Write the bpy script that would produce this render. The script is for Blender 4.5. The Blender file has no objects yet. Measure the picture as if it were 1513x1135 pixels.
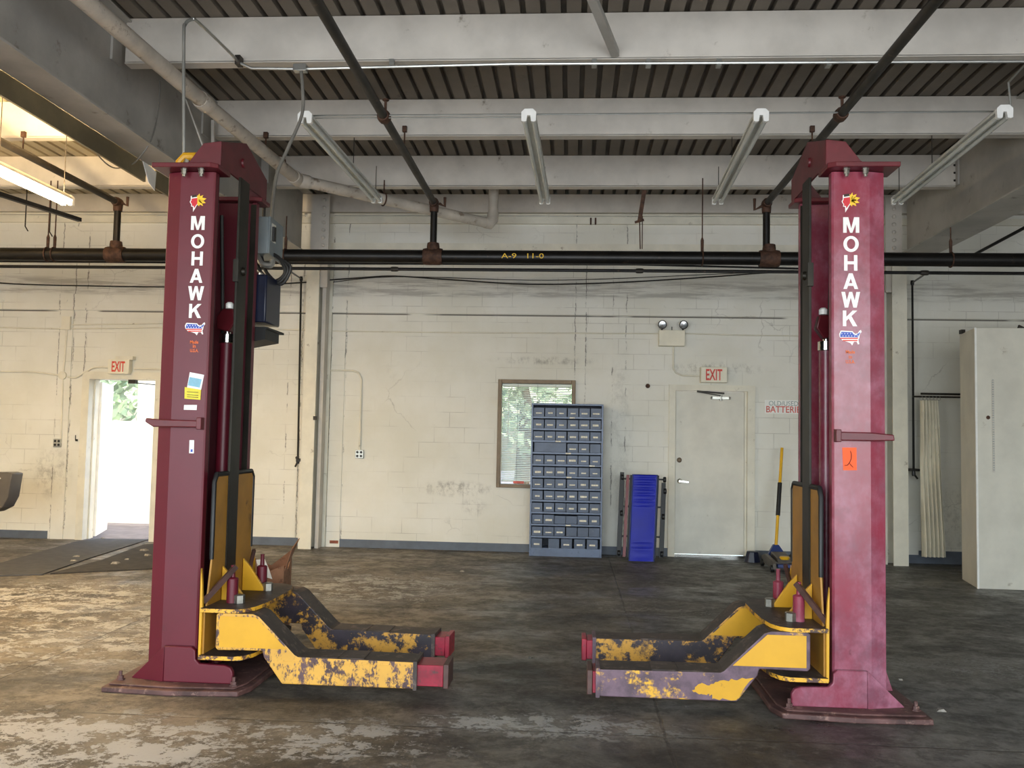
import bpy, bmesh, math, random
from mathutils import Vector, Matrix, noise
random.seed(7)
C = bpy.context.scene.collection
PI = math.pi
# ------------------------------------------------------------------ camera
YAW, PIT, ROL, FPX, CH = -0.06725438, 0.05927249, 0.01955416, 1314.2646, 1.493
IW, IH = 1513.0, 1135.0
_cy, _sy, _cp, _sp = math.cos(YAW), math.sin(YAW), math.cos(PIT), math.sin(PIT)
FW = Vector((_sy*_cp, _cy*_cp, _sp)); _r = Vector((_cy, -_sy, 0)); _u = _r.cross(FW)
RT = _r*math.cos(ROL) + _u*math.sin(ROL); UP = _u*math.cos(ROL) - _r*math.sin(ROL)
def at(x, y, X=None, Y=None, Z=None):
    """world point seen at a pixel of the photo, on a plane of known X, Y or Z"""
    d = RT*((x-IW/2)/FPX) - UP*((y-IH/2)/FPX) + FW
    t = X/d.x if X is not None else Y/d.y if Y is not None else (Z-CH)/d.z
    return Vector((0, 0, CH)) + d*t
cd = bpy.data.cameras.new('camera'); cam = bpy.data.objects.new('camera', cd); C.objects.link(cam)
cd.sensor_width = 36.0; cd.lens = FPX/IW*36.0; cd.clip_start = .05; cd.clip_end = 200
cam.matrix_world = Matrix(((RT.x, UP.x, -FW.x, 0), (RT.y, UP.y, -FW.y, 0), (RT.z, UP.z, -FW.z, CH), (0, 0, 0, 1)))
bpy.context.scene.camera = cam

# ------------------------------------------------------------------ materials
def s2l(c):
    return tuple(((v/255.0)/12.92 if v/255.0 <= .04045 else ((v/255.0+.055)/1.055)**2.4) for v in c) + (1.0,)
class N:
    def __init__(s, name):
        s.m = bpy.data.materials.new(name); s.m.use_nodes = True; s.t = s.m.node_tree
        s.b = s.t.nodes['Principled BSDF']; s.tc = None
    def n(s, typ, **k):
        nd = s.t.nodes.new(typ)
        for a, v in k.items(): setattr(nd, a, v)
        return nd
    def L(s, a, b): s.t.links.new(a, b)
    def co(s, scale=(1, 1, 1), rot=(0, 0, 0), loc=(0, 0, 0)):
        if s.tc is None: s.tc = s.n('ShaderNodeTexCoord').outputs['Object']
        mp = s.n('ShaderNodeMapping'); mp.inputs['Scale'].default_value = scale; mp.inputs['Rotation'].default_value = rot
        mp.inputs['Location'].default_value = loc; s.L(s.tc, mp.inputs[0]); return mp.outputs[0]
    def noise(s, scale=5, det=6, rough=.6, co=None, dist=0):
        nd = s.n('ShaderNodeTexNoise'); nd.inputs['Scale'].default_value = scale; nd.inputs['Detail'].default_value = det
        nd.inputs['Roughness'].default_value = rough; nd.inputs['Distortion'].default_value = dist
        s.L(co if co is not None else s.co(), nd.inputs['Vector']); return nd.outputs['Fac']
    def ramp(s, fac, a, b, va=0.0, vb=1.0):
        nd = s.n('ShaderNodeMapRange'); nd.inputs['From Min'].default_value = a; nd.inputs['From Max'].default_value = b
        nd.inputs['To Min'].default_value = va; nd.inputs['To Max'].default_value = vb; nd.clamp = True
        nd.interpolation_type = 'SMOOTHSTEP'; s.L(fac, nd.inputs['Value']); return nd.outputs[0]
    def math(s, op, a, b=None, clamp=False):
        nd = s.n('ShaderNodeMath', operation=op); nd.use_clamp = clamp
        for i, v in enumerate((a, b)):
            if v is None: continue
            if isinstance(v, (int, float)): nd.inputs[i].default_value = v
            else: s.L(v, nd.inputs[i])
        return nd.outputs[0]
    def mix(s, fac, a, b):
        nd = s.n('ShaderNodeMix', data_type='RGBA')
        if isinstance(fac, (int, float)): nd.inputs['Factor'].default_value = fac
        else: s.L(fac, nd.inputs['Factor'])
        for k, v in ((6, a), (7, b)):
            if isinstance(v, tuple): nd.inputs[k].default_value = v
            else: s.L(v, nd.inputs[k])
        return nd.outputs[2]
    def spot(s, c, r):
        """1 at the point c falling to 0 at the radii r (an ellipsoid)"""
        cc = s.co(scale=(1/r[0], 1/r[1], 1/r[2]), loc=(-c[0]/r[0], -c[1]/r[1], -c[2]/r[2]))
        nd = s.n('ShaderNodeVectorMath', operation='LENGTH'); s.L(cc, nd.inputs[0])
        return s.ramp(nd.outputs['Value'], 1.0, .35)
    def bump(s, h, strength=.3, dist=.01):
        nd = s.n('ShaderNodeBump'); nd.inputs['Strength'].default_value = strength; nd.inputs['Distance'].default_value = dist
        s.L(h, nd.inputs['Height']); s.L(nd.outputs[0], s.b.inputs['Normal'])
    def set(s, col=None, rough=None, metal=None, **k):
        for key, v in (('Base Color', col), ('Roughness', rough), ('Metallic', metal)):
            if v is None: continue
            if isinstance(v, (int, float, tuple)): s.b.inputs[key].default_value = v
            else: s.L(v, s.b.inputs[key])
        for key, v in k.items(): s.b.inputs[key.replace('_', ' ')].default_value = v
        return s.m
def plain(name, rgb, rough=.6, metal=0.0, var=.12, scale=6, dirt=None, dirt_at=.62, **k):
    n = N(name); c = s2l(rgb); d = tuple(v*(1-2.2*var) for v in c[:3]) + (1,); l = tuple(min(1, v*(1+var)) for v in c[:3]) + (1,)
    col = n.mix(n.ramp(n.noise(scale), .3, .7), d, l)
    if dirt: col = n.mix(n.ramp(n.noise(scale*2.3, 8, .7), dirt_at-.05, dirt_at+.07), col, s2l(dirt))
    return n.set(col, rough, metal, **k)

def wall_mat():
    n = N('painted_block_wall')
    w = n.co(rot=(PI/2, 0, 0))
    br = n.n('ShaderNodeTexBrick'); br.offset = .5; n.L(w, br.inputs['Vector'])
    br.inputs['Scale'].default_value = 1; br.inputs['Brick Width'].default_value = .4; br.inputs['Row Height'].default_value = .2
    br.inputs['Mortar Size'].default_value = .004; br.inputs['Mortar Smooth'].default_value = .3
    base = n.mix(n.ramp(n.noise(1.1, 5), .3, .7), s2l((220, 217, 204)), s2l((231, 229, 220)))
    g = n.ramp(n.noise(2.4, 7, .65), .62, .8, 0, .30)
    base = n.mix(g, base, s2l((168, 160, 142)))
    fine = n.ramp(n.noise(14, 8, .75), .66, .74, 0, .42)
    base = n.mix(fine, base, s2l((140, 130, 112)))
    mort = n.math('MULTIPLY', br.outputs['Fac'], n.ramp(n.noise(1.7, 3), .44, .68, 0.0, .40))
    base = n.mix(mort, base, s2l((120, 112, 98)))
    # long scuffs: rubbed stain beside the window, flaked plaster above window and door, dirty strip over the ledge
    for c, r, a in (((-1.5, 11.65, .80), (.62, 2, .13), .62), ((-1.25, 11.65, .58), (.2, 2, .16), .4), ((-.35, 11.65, 2.5), (.9, 2, .07), .5),
                    ((1.85, 11.65, 2.42), (.75, 2, .12), .55), ((-7.0, 11.65, .9), (.35, 2, .45), .45), ((-5.1, 11.65, .6), (.2, 2, .5), .3),
                    ((4.9, 11.65, .55), (.5, 2, .55), .35), ((.62, 11.65, 1.5), (.22, 2, 1.5), .22)):
        f = n.math('MULTIPLY', n.spot(c, r), n.ramp(n.noise(9, 9, .78, n.co(scale=(1, 1, .7))), .44, .66, 0, a))
        base = n.mix(f, base, s2l((104, 96, 84)))
    sx = n.n('ShaderNodeSeparateXYZ'); n.L(n.tc, sx.inputs[0])
    strip = n.math('MULTIPLY', n.math('MULTIPLY', n.ramp(sx.outputs['Z'], 3.30, 3.36), n.ramp(sx.outputs['Z'], 3.60, 3.52)),
                   n.ramp(n.noise(3, 8, .7, n.co(scale=(.35, 1, 5))), .42, .6, 0, .5))
    base = n.mix(strip, base, s2l((128, 120, 108)))
    # dark line painted for the shaded gap under the ledge, cracked edges of the old piers
    wob = n.math('MULTIPLY', n.math('SUBTRACT', n.noise(7, 8, .75), .5), .07)
    gap = n.math('MULTIPLY', n.ramp(n.math('ABSOLUTE', n.math('SUBTRACT', sx.outputs['Z'], 3.092)), .012, .007), n.ramp(n.noise(.8, 2, .5, n.co(scale=(1, 0, 0))), .40, .46, 0, .85))  # mask of the painted dark line, shade under the ledge
    pc = gap
    for px_ in (-3.01, -3.21, .525, .70, -6.99, -6.79, -3.79, -3.61, .035, .175, -6.62):
        d = n.math('ABSOLUTE', n.math('SUBTRACT', n.math('ADD', sx.outputs['X'], wob), px_))
        pc = n.math('MAXIMUM', pc, n.math('MULTIPLY', n.ramp(d, .010, .003), n.ramp(n.noise(2.6, 6, .7, n.co(loc=(px_*3, 0, 0))), .46, .56, 0, .7)))
    base = n.mix(pc, base, s2l((62, 54, 46)))
    # thin cracks
    vo = n.n('ShaderNodeTexVoronoi', feature='DISTANCE_TO_EDGE'); vo.inputs['Scale'].default_value = 1.6
    mixv = n.n('ShaderNodeVectorMath', operation='ADD'); nz = n.n('ShaderNodeTexNoise'); nz.inputs['Scale'].default_value = 5; nz.inputs['Detail'].default_value = 5
    n.L(n.co(), nz.inputs['Vector']); sc = n.n('ShaderNodeVectorMath', operation='SCALE'); sc.inputs['Scale'].default_value = .22
    n.L(nz.outputs['Color'], sc.inputs[0]); n.L(n.tc, mixv.inputs[0]); n.L(sc.outputs[0], mixv.inputs[1]); n.L(mixv.outputs[0], vo.inputs['Vector'])
    cr = n.math('MULTIPLY', n.ramp(vo.outputs['Distance'], .012, .002), n.ramp(n.noise(.9, 2), .56, .70, 0, .28))
    base = n.mix(cr, base, s2l((96, 86, 74)))
    h = n.math('SUBTRACT', n.math('MULTIPLY', n.noise(30, 6, .7), .5), n.math('ADD', n.math('MULTIPLY', br.outputs['Fac'], .45), cr))
    n.bump(h, .35, .006)
    return n.set(base, .62)
def floor_mat():
    n = N('stained_concrete')
    st = n.co(scale=(.95, 1.05, 1), rot=(0, 0, .3)); st2 = n.co(scale=(.55, 1.25, 1), rot=(0, 0, -.03))
    big = n.noise(.55, 4, .6, n.co()); a = n.noise(1.6, 10, .74, st, .5); b = n.noise(5.5, 10, .78, st, .3); c = n.noise(30, 6, .75); sk = n.noise(3.2, 8, .8, st2, .2)
    sx = n.n('ShaderNodeSeparateXYZ'); n.L(n.tc, sx.inputs[0])
    left = n.ramp(sx.outputs['X'], 1.2, -2.4)  # floor and flake tones paler and warmer leftwards, painting in reflected light
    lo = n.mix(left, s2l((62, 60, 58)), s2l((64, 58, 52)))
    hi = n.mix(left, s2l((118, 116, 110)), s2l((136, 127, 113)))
    col = n.mix(n.ramp(n.math('ADD', n.math('MULTIPLY', a, .6), n.math('MULTIPLY', big, .4)), .40, .60), lo, hi)
    col = n.mix(n.ramp(b, .44, .60, 0, .65), col, s2l((56, 52, 47)))
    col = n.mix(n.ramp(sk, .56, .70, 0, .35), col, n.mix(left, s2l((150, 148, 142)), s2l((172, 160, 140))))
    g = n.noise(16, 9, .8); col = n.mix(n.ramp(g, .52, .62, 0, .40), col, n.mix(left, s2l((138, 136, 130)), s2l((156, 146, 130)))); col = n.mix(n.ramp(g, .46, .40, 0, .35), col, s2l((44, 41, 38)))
    # pale bare concrete where the coating has flaked off
    fl = n.math('ADD', n.math('ADD', n.math('MULTIPLY', b, .7), n.math('MULTIPLY', sk, .3)), n.math('MULTIPLY', n.math('SUBTRACT', c, .5), .30))
    zone = None
    for cc, r, k in (((-2.5, 4.15, 0), (1.7, .75, 3), 1), ((-3.4, 6.4, 0), (1.5, 1.6, 3), .75), ((-4.6, 7.6, 0), (1.8, 1.4, 3), .8), ((-1.9, 8.7, 0), (1.4, 1.3, 3), .75), ((-.1, 4.72, 0), (1.1, .30, 3), .9), ((-1.2, 4.35, 0), (1.0, .5, 3), .8), ((.75, 8.0, 0), (1.2, .8, 3), .5), ((2.8, 6.3, 0), (1.2, .5, 3), .6)):
        q = n.math('MULTIPLY', n.spot(cc, r), k); zone = q if zone is None else n.math('MAXIMUM', zone, q)
    flake = n.math('MULTIPLY', n.ramp(n.math('ADD', fl, n.math('MULTIPLY', zone, .10)), .575, .60), n.math('ADD', n.math('MULTIPLY', zone, .9), .15), True)
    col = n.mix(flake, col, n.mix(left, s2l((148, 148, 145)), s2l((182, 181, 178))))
    # oil soaked patches
    oil = None
    for cc, r in (((.05, 7.0, 0), (1.5, 1.1, 3)), ((-.4, 5.7, 0), (1.7, .9, 3)), ((.9, 4.1, 0), (2.9, .55, 3)), ((-1.6, 4.95, 0), (.7, .45, 3)), ((1.0, 4.95, 0), (.8, .45, 3)), ((4.9, 11.2, 0), (1.2, .9, 3)), ((-2.9, 7.6, 0), (.9, .5, 3))):
        q = n.spot(cc, r); oil = q if oil is None else n.math('MAXIMUM', oil, q)
    oil = n.math('MULTIPLY', oil, n.ramp(n.math('ADD', n.math('MULTIPLY', a, .5), n.math('MULTIPLY', b, .5)), .36, .56, .95, .25), True)
    col = n.mix(oil, col, s2l((35, 33, 32)))
    def joint(ax, pos, w=.012):
        d = n.math('ABSOLUTE', n.math('SUBTRACT', n.math('ADD', sx.outputs[ax], n.math('MULTIPLY', n.math('SUBTRACT', n.noise(6, 3), .5), .03)), pos))
        return n.ramp(d, w, w*.3)
    j = None
    for ax, pos in (('X', .50), ('X', -3.35), ('Y', 4.62), ('Y', 7.7)):
        q = joint(ax, pos); j = q if j is None else n.math('MAXIMUM', j, q)
    col = n.mix(n.math('MULTIPLY', j, n.ramp(n.noise(2.2, 5), .4, .6, .15, .65)), col, s2l((34, 31, 28)))
    wet = n.ramp(n.noise(.9, 6, .65, n.co(scale=(.8, 1.5, 1), loc=(3, 1, 0))), .47, .60)
    rg = n.math('SUBTRACT', n.math('ADD', n.ramp(b, .35, .65, .44, .66), n.math('MULTIPLY', c, .16)), n.math('MULTIPLY', wet, .22))
    rg = n.math('SUBTRACT', rg, n.math('MULTIPLY', oil, .10), True)
    n.bump(n.math('ADD', n.math('ADD', n.math('MULTIPLY', c, .4), n.math('MULTIPLY', b, .7)), n.math('SUBTRACT', n.math('MULTIPLY', flake, .25), n.math('MULTIPLY', j, .6))), .55, .014)
    return n.set(col, rg, Specular_IOR_Level=.5)
def worn(name, paint, under, amt, co=(1, 1, 1), sc=4.0, soft=.03, rough=.5, dirt=(58, 44, 38), dirt_amt=.63):
    """paint rubbed through to the primer or rust below; amt = 0 none .. 1 all gone"""
    n = N(name); cc = n.co(scale=co)
    base = n.mix(n.ramp(n.noise(3, 5), .3, .7), tuple(v*.86 for v in s2l(paint)[:3])+(1,), s2l(paint))
    f = n.math('ADD', n.math('MULTIPLY', n.noise(sc, 8, .72, cc), .7), n.math('MULTIPLY', n.noise(sc*5, 6, .7, cc), .3))
    th = .72-.42*amt
    u = n.mix(n.ramp(n.noise(9, 6), .35, .65), s2l(under), tuple(v*.5 for v in s2l(under)[:3])+(1,))
    col = n.mix(n.ramp(f, th-soft, th+soft), base, u)
    col = n.mix(n.ramp(n.noise(11, 8, .75), dirt_amt, dirt_amt+.1, 0, .7), col, s2l(dirt))
    n.bump(f, .25, .004)
    return n.set(col, rough)
M = {}
M['wall'] = wall_mat(); M['floor'] = floor_mat()
M['cream'] = plain('cream_paint', (226, 221, 204), .5, var=.05, scale=3, dirt=(150, 140, 120), dirt_at=.66)
M['beam'] = plain('beam_paint', (205, 198, 187), .5, var=.07, scale=2, dirt=(150, 140, 126), dirt_at=.68)
M['girder'] = plain('girder_paint', (176, 172, 164), .5, var=.10, scale=1.5, dirt=(120, 110, 98), dirt_at=.64)
M['deck'] = plain('deck_paint', (122, 113, 101), .65, var=.10, scale=1.2, dirt=(88, 78, 68), dirt_at=.66)
M['deck_lamplit'] = plain('lamplit_deck_paint', (186, 174, 148), .65, var=.08, scale=1.2, dirt=(130, 112, 88), dirt_at=.66)  # deck paint lightened and warmed to carry the side bay's lamplight
M['skirt'] = plain('skirt_paint', (118, 106, 78), .6, var=.15, scale=2)
M['base_grey'] = plain('baseboard_grey', (92, 100, 112), .5, var=.08)
M['door'] = plain('door_paint', (218, 214, 201), .45, var=.05, scale=2.2, dirt=(168, 158, 140), dirt_at=.68)
M['frame_brown'] = plain('brown_anodised', (112, 94, 72), .45, .3, var=.10)
M['black_pipe'] = plain('black_pipe', (30, 28, 26), .38, .35, var=.2, scale=5, dirt=(78, 62, 50), dirt_at=.66)
M['rusty'] = plain('rusty_fitting', (86, 60, 46), .7, .3, var=.25, scale=20)
M['pipe_dull'] = plain('dull_pipe', (54, 49, 43), .5, .4, var=.2, scale=6, dirt=(96, 78, 62), dirt_at=.64)
M['pvc'] = plain('dirty_white_pipe', (196, 186, 172), .45, var=.12, scale=3, dirt=(128, 112, 96), dirt_at=.6)
M['emt'] = plain('galvanised_conduit', (178, 178, 172), .32, .75, var=.08)
M['fixture'] = plain('fixture_enamel', (214, 214, 206), .35, .1, var=.05)
M['tube_off'] = plain('lamp_tube_glass', (205, 208, 202), .2, var=.03)
M['white'] = plain('white_plastic', (244, 243, 238), .45, var=.04)
M['cable_black'] = plain('black_cable', (30, 29, 28), .55, var=.1)
M['cable_grey'] = plain('grey_flexible_conduit', (120, 116, 108), .55, var=.1)
M['maroon'] = worn('maroon_enamel', (98, 22, 38), (112, 66, 72), .10, rough=.42, dirt=(70, 26, 30))
M['maroon_right'] = worn('sheen_maroon_enamel', (138, 40, 60), (168, 118, 136), .44, co=(1, 1, .6), sc=1.5, soft=.2, rough=.26, dirt=(84, 28, 36))  # pink mottling in the paint colour stands in for the sky's sheen
M['maroon_dark'] = plain('dark_maroon', (60, 16, 24), .35, var=.2)
M['maroon_cross'] = plain('crosshead_maroon', (98, 28, 36), .42, var=.12, dirt=(130, 84, 78), dirt_at=.70)
M['maroon_edge'] = plain('grimy_plate_edge', (82, 56, 50), .55, var=.2, scale=10)
M['oxide'] = plain('base_plate_oxide', (96, 66, 62), .6, var=.25, scale=7, dirt=(150, 118, 106), dirt_at=.60)
M['extension'] = plain('arm_extension_red', (150, 30, 52), .4, var=.15, scale=9, dirt=(80, 50, 50), dirt_at=.6)
M['yellow'] = worn('yellow_enamel', (218, 162, 32), (92, 62, 54), .12, sc=5, rough=.42, dirt=(110, 74, 36))
M['yellow_rub'] = worn('rubbed_yellow_enamel', (218, 164, 66), (98, 72, 74), .48, co=(1, 1, .6), sc=13, rough=.5, dirt_amt=.58)
M['yellow_gone'] = worn('bared_yellow_enamel', (236, 178, 48), (112, 88, 100), .70, co=(.9, 1, 1.0), sc=2.6, rough=.5, dirt_amt=.60)
M['yellow_dark'] = worn('bared_yellow_dark', (200, 146, 50), (50, 40, 48), .58, co=(.6, 1, .6), sc=7, rough=.5, dirt_amt=.55)
M['ochre'] = plain('ochre_guard', (166, 118, 40), .5, var=.12, scale=3, dirt=(120, 82, 30), dirt_at=.66)
M['grime'] = plain('oily_grime', (66, 55, 50), .55, var=.25, scale=6, dirt=(104, 88, 80), dirt_at=.58)
M['edge_rub'] = worn('edge_rubbed_yellow', (236, 176, 50), (90, 62, 56), .5, sc=14, rough=.5)
M['strap'] = plain('greasy_steel_strap', (44, 40, 32), .45, .5, var=.2, scale=4)
M['black_rubber'] = plain('black_rubber', (20, 20, 21), .5, var=.1)
M['chrome'] = plain('chrome', (215, 215, 212), .18, 1.0, var=.03)
M['bolt'] = plain('bolt_steel', (160, 158, 150), .35, .85, var=.1, scale=30)
M['box_grey'] = plain('grey_enclosure', (124, 134, 138), .42, .1, var=.06)
M['navy'] = plain('navy_power_unit', (18, 25, 50), .35, var=.1)
M['slate'] = plain('slate_blue_cabinet', (98, 112, 138), .38, .1, var=.08, scale=4, dirt=(66, 76, 96), dirt_at=.64)
M['slate_draw'] = plain('slate_drawer', (76, 88, 110), .40, .1, var=.10, scale=5, dirt=(128, 128, 132), dirt_at=.66)
M['slate_in'] = plain('cabinet_inside', (34, 40, 54), .6, var=.1)
M['card'] = plain('paper_card', (238, 232, 214), .7, var=.12, scale=40)
M['blue_pad'] = plain('blue_vinyl', (3, 24, 168), .55, var=.08, scale=3)
M['red_frame'] = plain('red_metal', (112, 12, 20), .4, var=.1)
M['blue_jack'] = plain('jack_blue', (28, 52, 112), .4, var=.12)
M['jack_grey'] = plain('jack_grey', (96, 90, 84), .5, .2, var=.15)
M['handle_yellow'] = plain('handle_yellow', (232, 178, 34), .4, var=.06)
M['cloth'] = plain('cream_cloth', (226, 220, 200), .8, var=.05, scale=3, dirt=(178, 166, 140), dirt_at=.66)
M['card_brown'] = plain('cardboard', (150, 108, 80), .8, var=.12, dirt=(92, 60, 44), dirt_at=.60)
M['mat'] = plain('dark_floor_mat', (74, 74, 76), .8, var=.12, scale=9, dirt=(122, 118, 112), dirt_at=.70)
M['mat2'] = plain('brown_black_mat', (58, 54, 50), .85, var=.18, scale=9, dirt=(150, 142, 130), dirt_at=.72)
M['orange'] = plain('orange_sticker', (255, 92, 30), .6, var=.03)
M['orange_ink'] = plain('orange_ink', (232, 112, 52), .6, var=.03)
M['ink'] = plain('dark_ink', (50, 30, 24), .6, var=.03)
M['letter'] = plain('white_lettering', (240, 238, 234), .45, var=.03)
M['red_letter'] = plain('red_lettering', (214, 62, 46), .5, var=.06)
M['red_faded'] = plain('faded_red_lettering', (222, 104, 92), .6, var=.15, scale=20)
M['grey_faded'] = plain('faded_grey_lettering', (158, 172, 168), .6, var=.2, scale=20)
M['logo_red'] = plain('emblem_red', (206, 34, 48), .45, var=.03)
M['logo_yellow'] = plain('emblem_yellow', (244, 198, 44), .45, var=.03)
M['sticker_blue'] = plain('sticker_blue', (40, 78, 176), .45, var=.03)
M['sticker_pale'] = plain('sticker_pale_blue', (126, 178, 200), .45, var=.06, scale=30)
M['sticker_yellow'] = plain('sticker_yellow', (224, 206, 40), .45, var=.06, scale=30)
M['exit_face'] = plain('exit_face', (232, 226, 206), .5, var=.03)
M['outdoor'] = plain('outdoor_paving', (112, 104, 102), .8, var=.1)
M['render_wall'] = plain('outdoor_white_wall', (236, 232, 214), .8, var=.04)
M['leaf'] = plain('leaves', (176, 196, 160), .6, var=.25, scale=1.2)
M['bark'] = plain('bark', (96, 84, 72), .9, var=.2)
M['brick_bare'] = plain('bare_brick', (150, 84, 62), .8, var=.2, scale=30)
M['stone'] = plain('crumbled_concrete', (150, 144, 134), .9, var=.2, scale=30)
M['blob'] = plain('dark_grey_metal', (92, 86, 80), .4, .2, var=.05)
n_ = N('window_glass'); n_.b.inputs['Transmission Weight'].default_value = 1.0; n_.b.inputs['Roughness'].default_value = 0.02
n_.b.inputs['IOR'].default_value = 1.05; n_.b.inputs['Base Color'].default_value = (.93, .98, .96, 1); M['glass'] = n_.m
n_ = N('lit_tube'); n_.b.inputs['Emission Color'].default_value = (1.0, .86, .62, 1); n_.b.inputs['Emission Strength'].default_value = 16; M['lit'] = n_.m
n_ = N('blind_slat'); n_.b.inputs['Base Color'].default_value = s2l((232, 238, 228)); n_.b.inputs['Roughness'].default_value = .5
M['slat'] = n_.m

# ------------------------------------------------------------------ mesh building
class MB:
    def __init__(s): s.v = []; s.f = []; s.mi = []; s.cur = 0
    def m(s, i): s.cur = i; return s
    def add(s, vs, fs):
        o = len(s.v); s.v += [Vector(v) for v in vs]; s.f += [tuple(i+o for i in f) for f in fs]; s.mi += [s.cur]*len(fs); return s
    def box(s, a, b):
        x0, y0, z0 = a; x1, y1, z1 = b
        return s.add([(x0,y0,z0),(x1,y0,z0),(x1,y1,z0),(x0,y1,z0),(x0,y0,z1),(x1,y0,z1),(x1,y1,z1),(x0,y1,z1)],
                     [(0,3,2,1),(4,5,6,7),(0,1,5,4),(1,2,6,5),(2,3,7,6),(3,0,4,7)])
    def bar(s, p, q, w, h, up=(0, 0, 1)):
        p, q = Vector(p), Vector(q); d = (q-p).normalized(); u = Vector(up)
        if abs(d.dot(u)) > .98: u = Vector((0, 1, 0))
        a = d.cross(u).normalized()*w/2; b = a.cross(d).normalized()*h/2
        return s.add([p-a-b, p+a-b, p+a+b, p-a+b, q-a-b, q+a-b, q+a+b, q-a+b], [(0,3,2,1),(4,5,6,7),(0,1,5,4),(1,2,6,5),(2,3,7,6),(3,0,4,7)])
    def prism(s, pts, vec):
        """closed outline of 3-D points swept along vec"""
        n = len(pts); vec = Vector(vec); pts = [Vector(p) for p in pts]
        return s.add(pts + [p+vec for p in pts], [tuple(range(n))[::-1], tuple(range(n, 2*n))] + [(i, (i+1) % n, n+(i+1) % n, n+i) for i in range(n)])
    def tube(s, pts, r, seg=12, caps=True):
        pts = [Vector(p) for p in pts]; rr = r if isinstance(r, (list, tuple)) else [r]*len(pts)
        n = len(pts); d = [(pts[min(i+1, n-1)]-pts[max(i-1, 0)]).normalized() for i in range(n)]
        u = Vector((0, 0, 1)) if abs(d[0].z) < .9 else Vector((1, 0, 0)); a = d[0].cross(u).normalized(); vs = []
        for i in range(n):
            a = (a - d[i]*a.dot(d[i])).normalized(); b = d[i].cross(a)
            k = 1.0
            if 0 < i < n-1:
                c = (pts[i]-pts[i-1]).normalized().dot((pts[i+1]-pts[i]).normalized()); k = 1/max(.5, math.sqrt((1+c)/2)) if c > .2 else 1.0
            vs += [pts[i] + (a*math.cos(t) + b*math.sin(t))*rr[i]*(k if k < 1.15 else 1.15) for t in (2*PI*j/seg for j in range(seg))]
        fs = [(i*seg+j, i*seg+(j+1) % seg, (i+1)*seg+(j+1) % seg, (i+1)*seg+j) for i in range(n-1) for j in range(seg)]
        if caps: fs += [tuple(range(seg))[::-1], tuple(range((n-1)*seg, n*seg))]
        return s.add(vs, fs)
    def lathe(s, c, axis, prof, seg=20):
        """prof: list of (distance along axis, radius)"""
        c, ax = Vector(c), Vector(axis).normalized()
        return s.tube_raw([c+ax*t for t, _ in prof], [max(r, 1e-4) for _, r in prof], ax, seg)
    def tube_raw(s, pts, rr, d, seg):
        u = Vector((0, 0, 1)) if abs(d.z) < .9 else Vector((1, 0, 0)); a = d.cross(u).normalized(); b = d.cross(a); vs = []
        for p, r in zip(pts, rr): vs += [p + (a*math.cos(t)+b*math.sin(t))*r for t in (2*PI*j/seg for j in range(seg))]
        n = len(pts)
        fs = [(i*seg+j, i*seg+(j+1) % seg, (i+1)*seg+(j+1) % seg, (i+1)*seg+j) for i in range(n-1) for j in range(seg)]
        fs += [tuple(range(seg))[::-1], tuple(range((n-1)*seg, n*seg))]
        return s.add(vs, fs)
    def torus(s, c, axis, R, r, a0=0, a1=2*PI, n=20, seg=8):
        c, ax = Vector(c), Vector(axis).normalized(); u = Vector((0, 0, 1)) if abs(ax.z) < .9 else Vector((1, 0, 0))
        a = ax.cross(u).normalized(); b = ax.cross(a)
        return s.tube([c + (a*math.cos(t)+b*math.sin(t))*R for t in (a0+(a1-a0)*i/n for i in range(n+1))], r, seg)
INV = {}
def link_mesh(name, mb, mats, parent=None, bevel=0, smooth=True, origin=None):
    me = bpy.data.meshes.new(name)
    inv = INV.get(parent, Matrix.Identity(4)) if parent else Matrix.Identity(4)
    if parent is None:
        if origin is None:
            xs = [v.x for v in mb.v]; ys = [v.y for v in mb.v]; zs = [v.z for v in mb.v]
            origin = ((min(xs)+max(xs))/2, (min(ys)+max(ys))/2, min(zs))
        inv = Matrix.Translation(-Vector(origin))
    me.from_pydata([inv @ v for v in mb.v], [], mb.f)
    for m_ in (mats if isinstance(mats, (list, tuple)) else [mats]): me.materials.append(M[m_] if isinstance(m_, str) else m_)
    for p, i in zip(me.polygons, mb.mi): p.material_index = i
    bm = bmesh.new(); bm.from_mesh(me); bmesh.ops.recalc_face_normals(bm, faces=bm.faces)
    if smooth:
        for f in bm.faces: f.smooth = True
        for e in bm.edges: e.smooth = len(e.link_faces) == 2 and e.calc_face_angle(9) < .62
    bm.to_mesh(me); bm.free()
    o = bpy.data.objects.new(name, me); C.objects.link(o)
    if parent: o.parent = parent; INV[o] = INV[parent]
    else: o.location = origin; INV[o] = inv
    if bevel:
        bv = o.modifiers.new('edge', 'BEVEL'); bv.width = bevel; bv.segments = 2; bv.limit_method = 'ANGLE'; bv.angle_limit = .7
    return o
def tag(o, label, cat, group=None):
    o['label'] = label; o['category'] = cat
    if group: o['group'] = group
    return o
def thing(name, label, cat, loc, group=None):
    o = bpy.data.objects.new(name, None); C.objects.link(o); o.location = loc; o.empty_display_size = .1
    INV[o] = Matrix.Translation(-Vector(loc)); return tag(o, label, cat, group)
def part(name, mb, mats, parent, bevel=0, label=None, smooth=True):
    o = link_mesh(name, mb, mats, parent, bevel, smooth)
    if label: o['label'] = label
    return o
def struct(name, mb, mats, bevel=0, origin=None, parent=None):
    o = link_mesh(name, mb, mats, parent, bevel, origin=origin)
    if parent is None: o['kind'] = 'structure'
    return o
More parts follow.
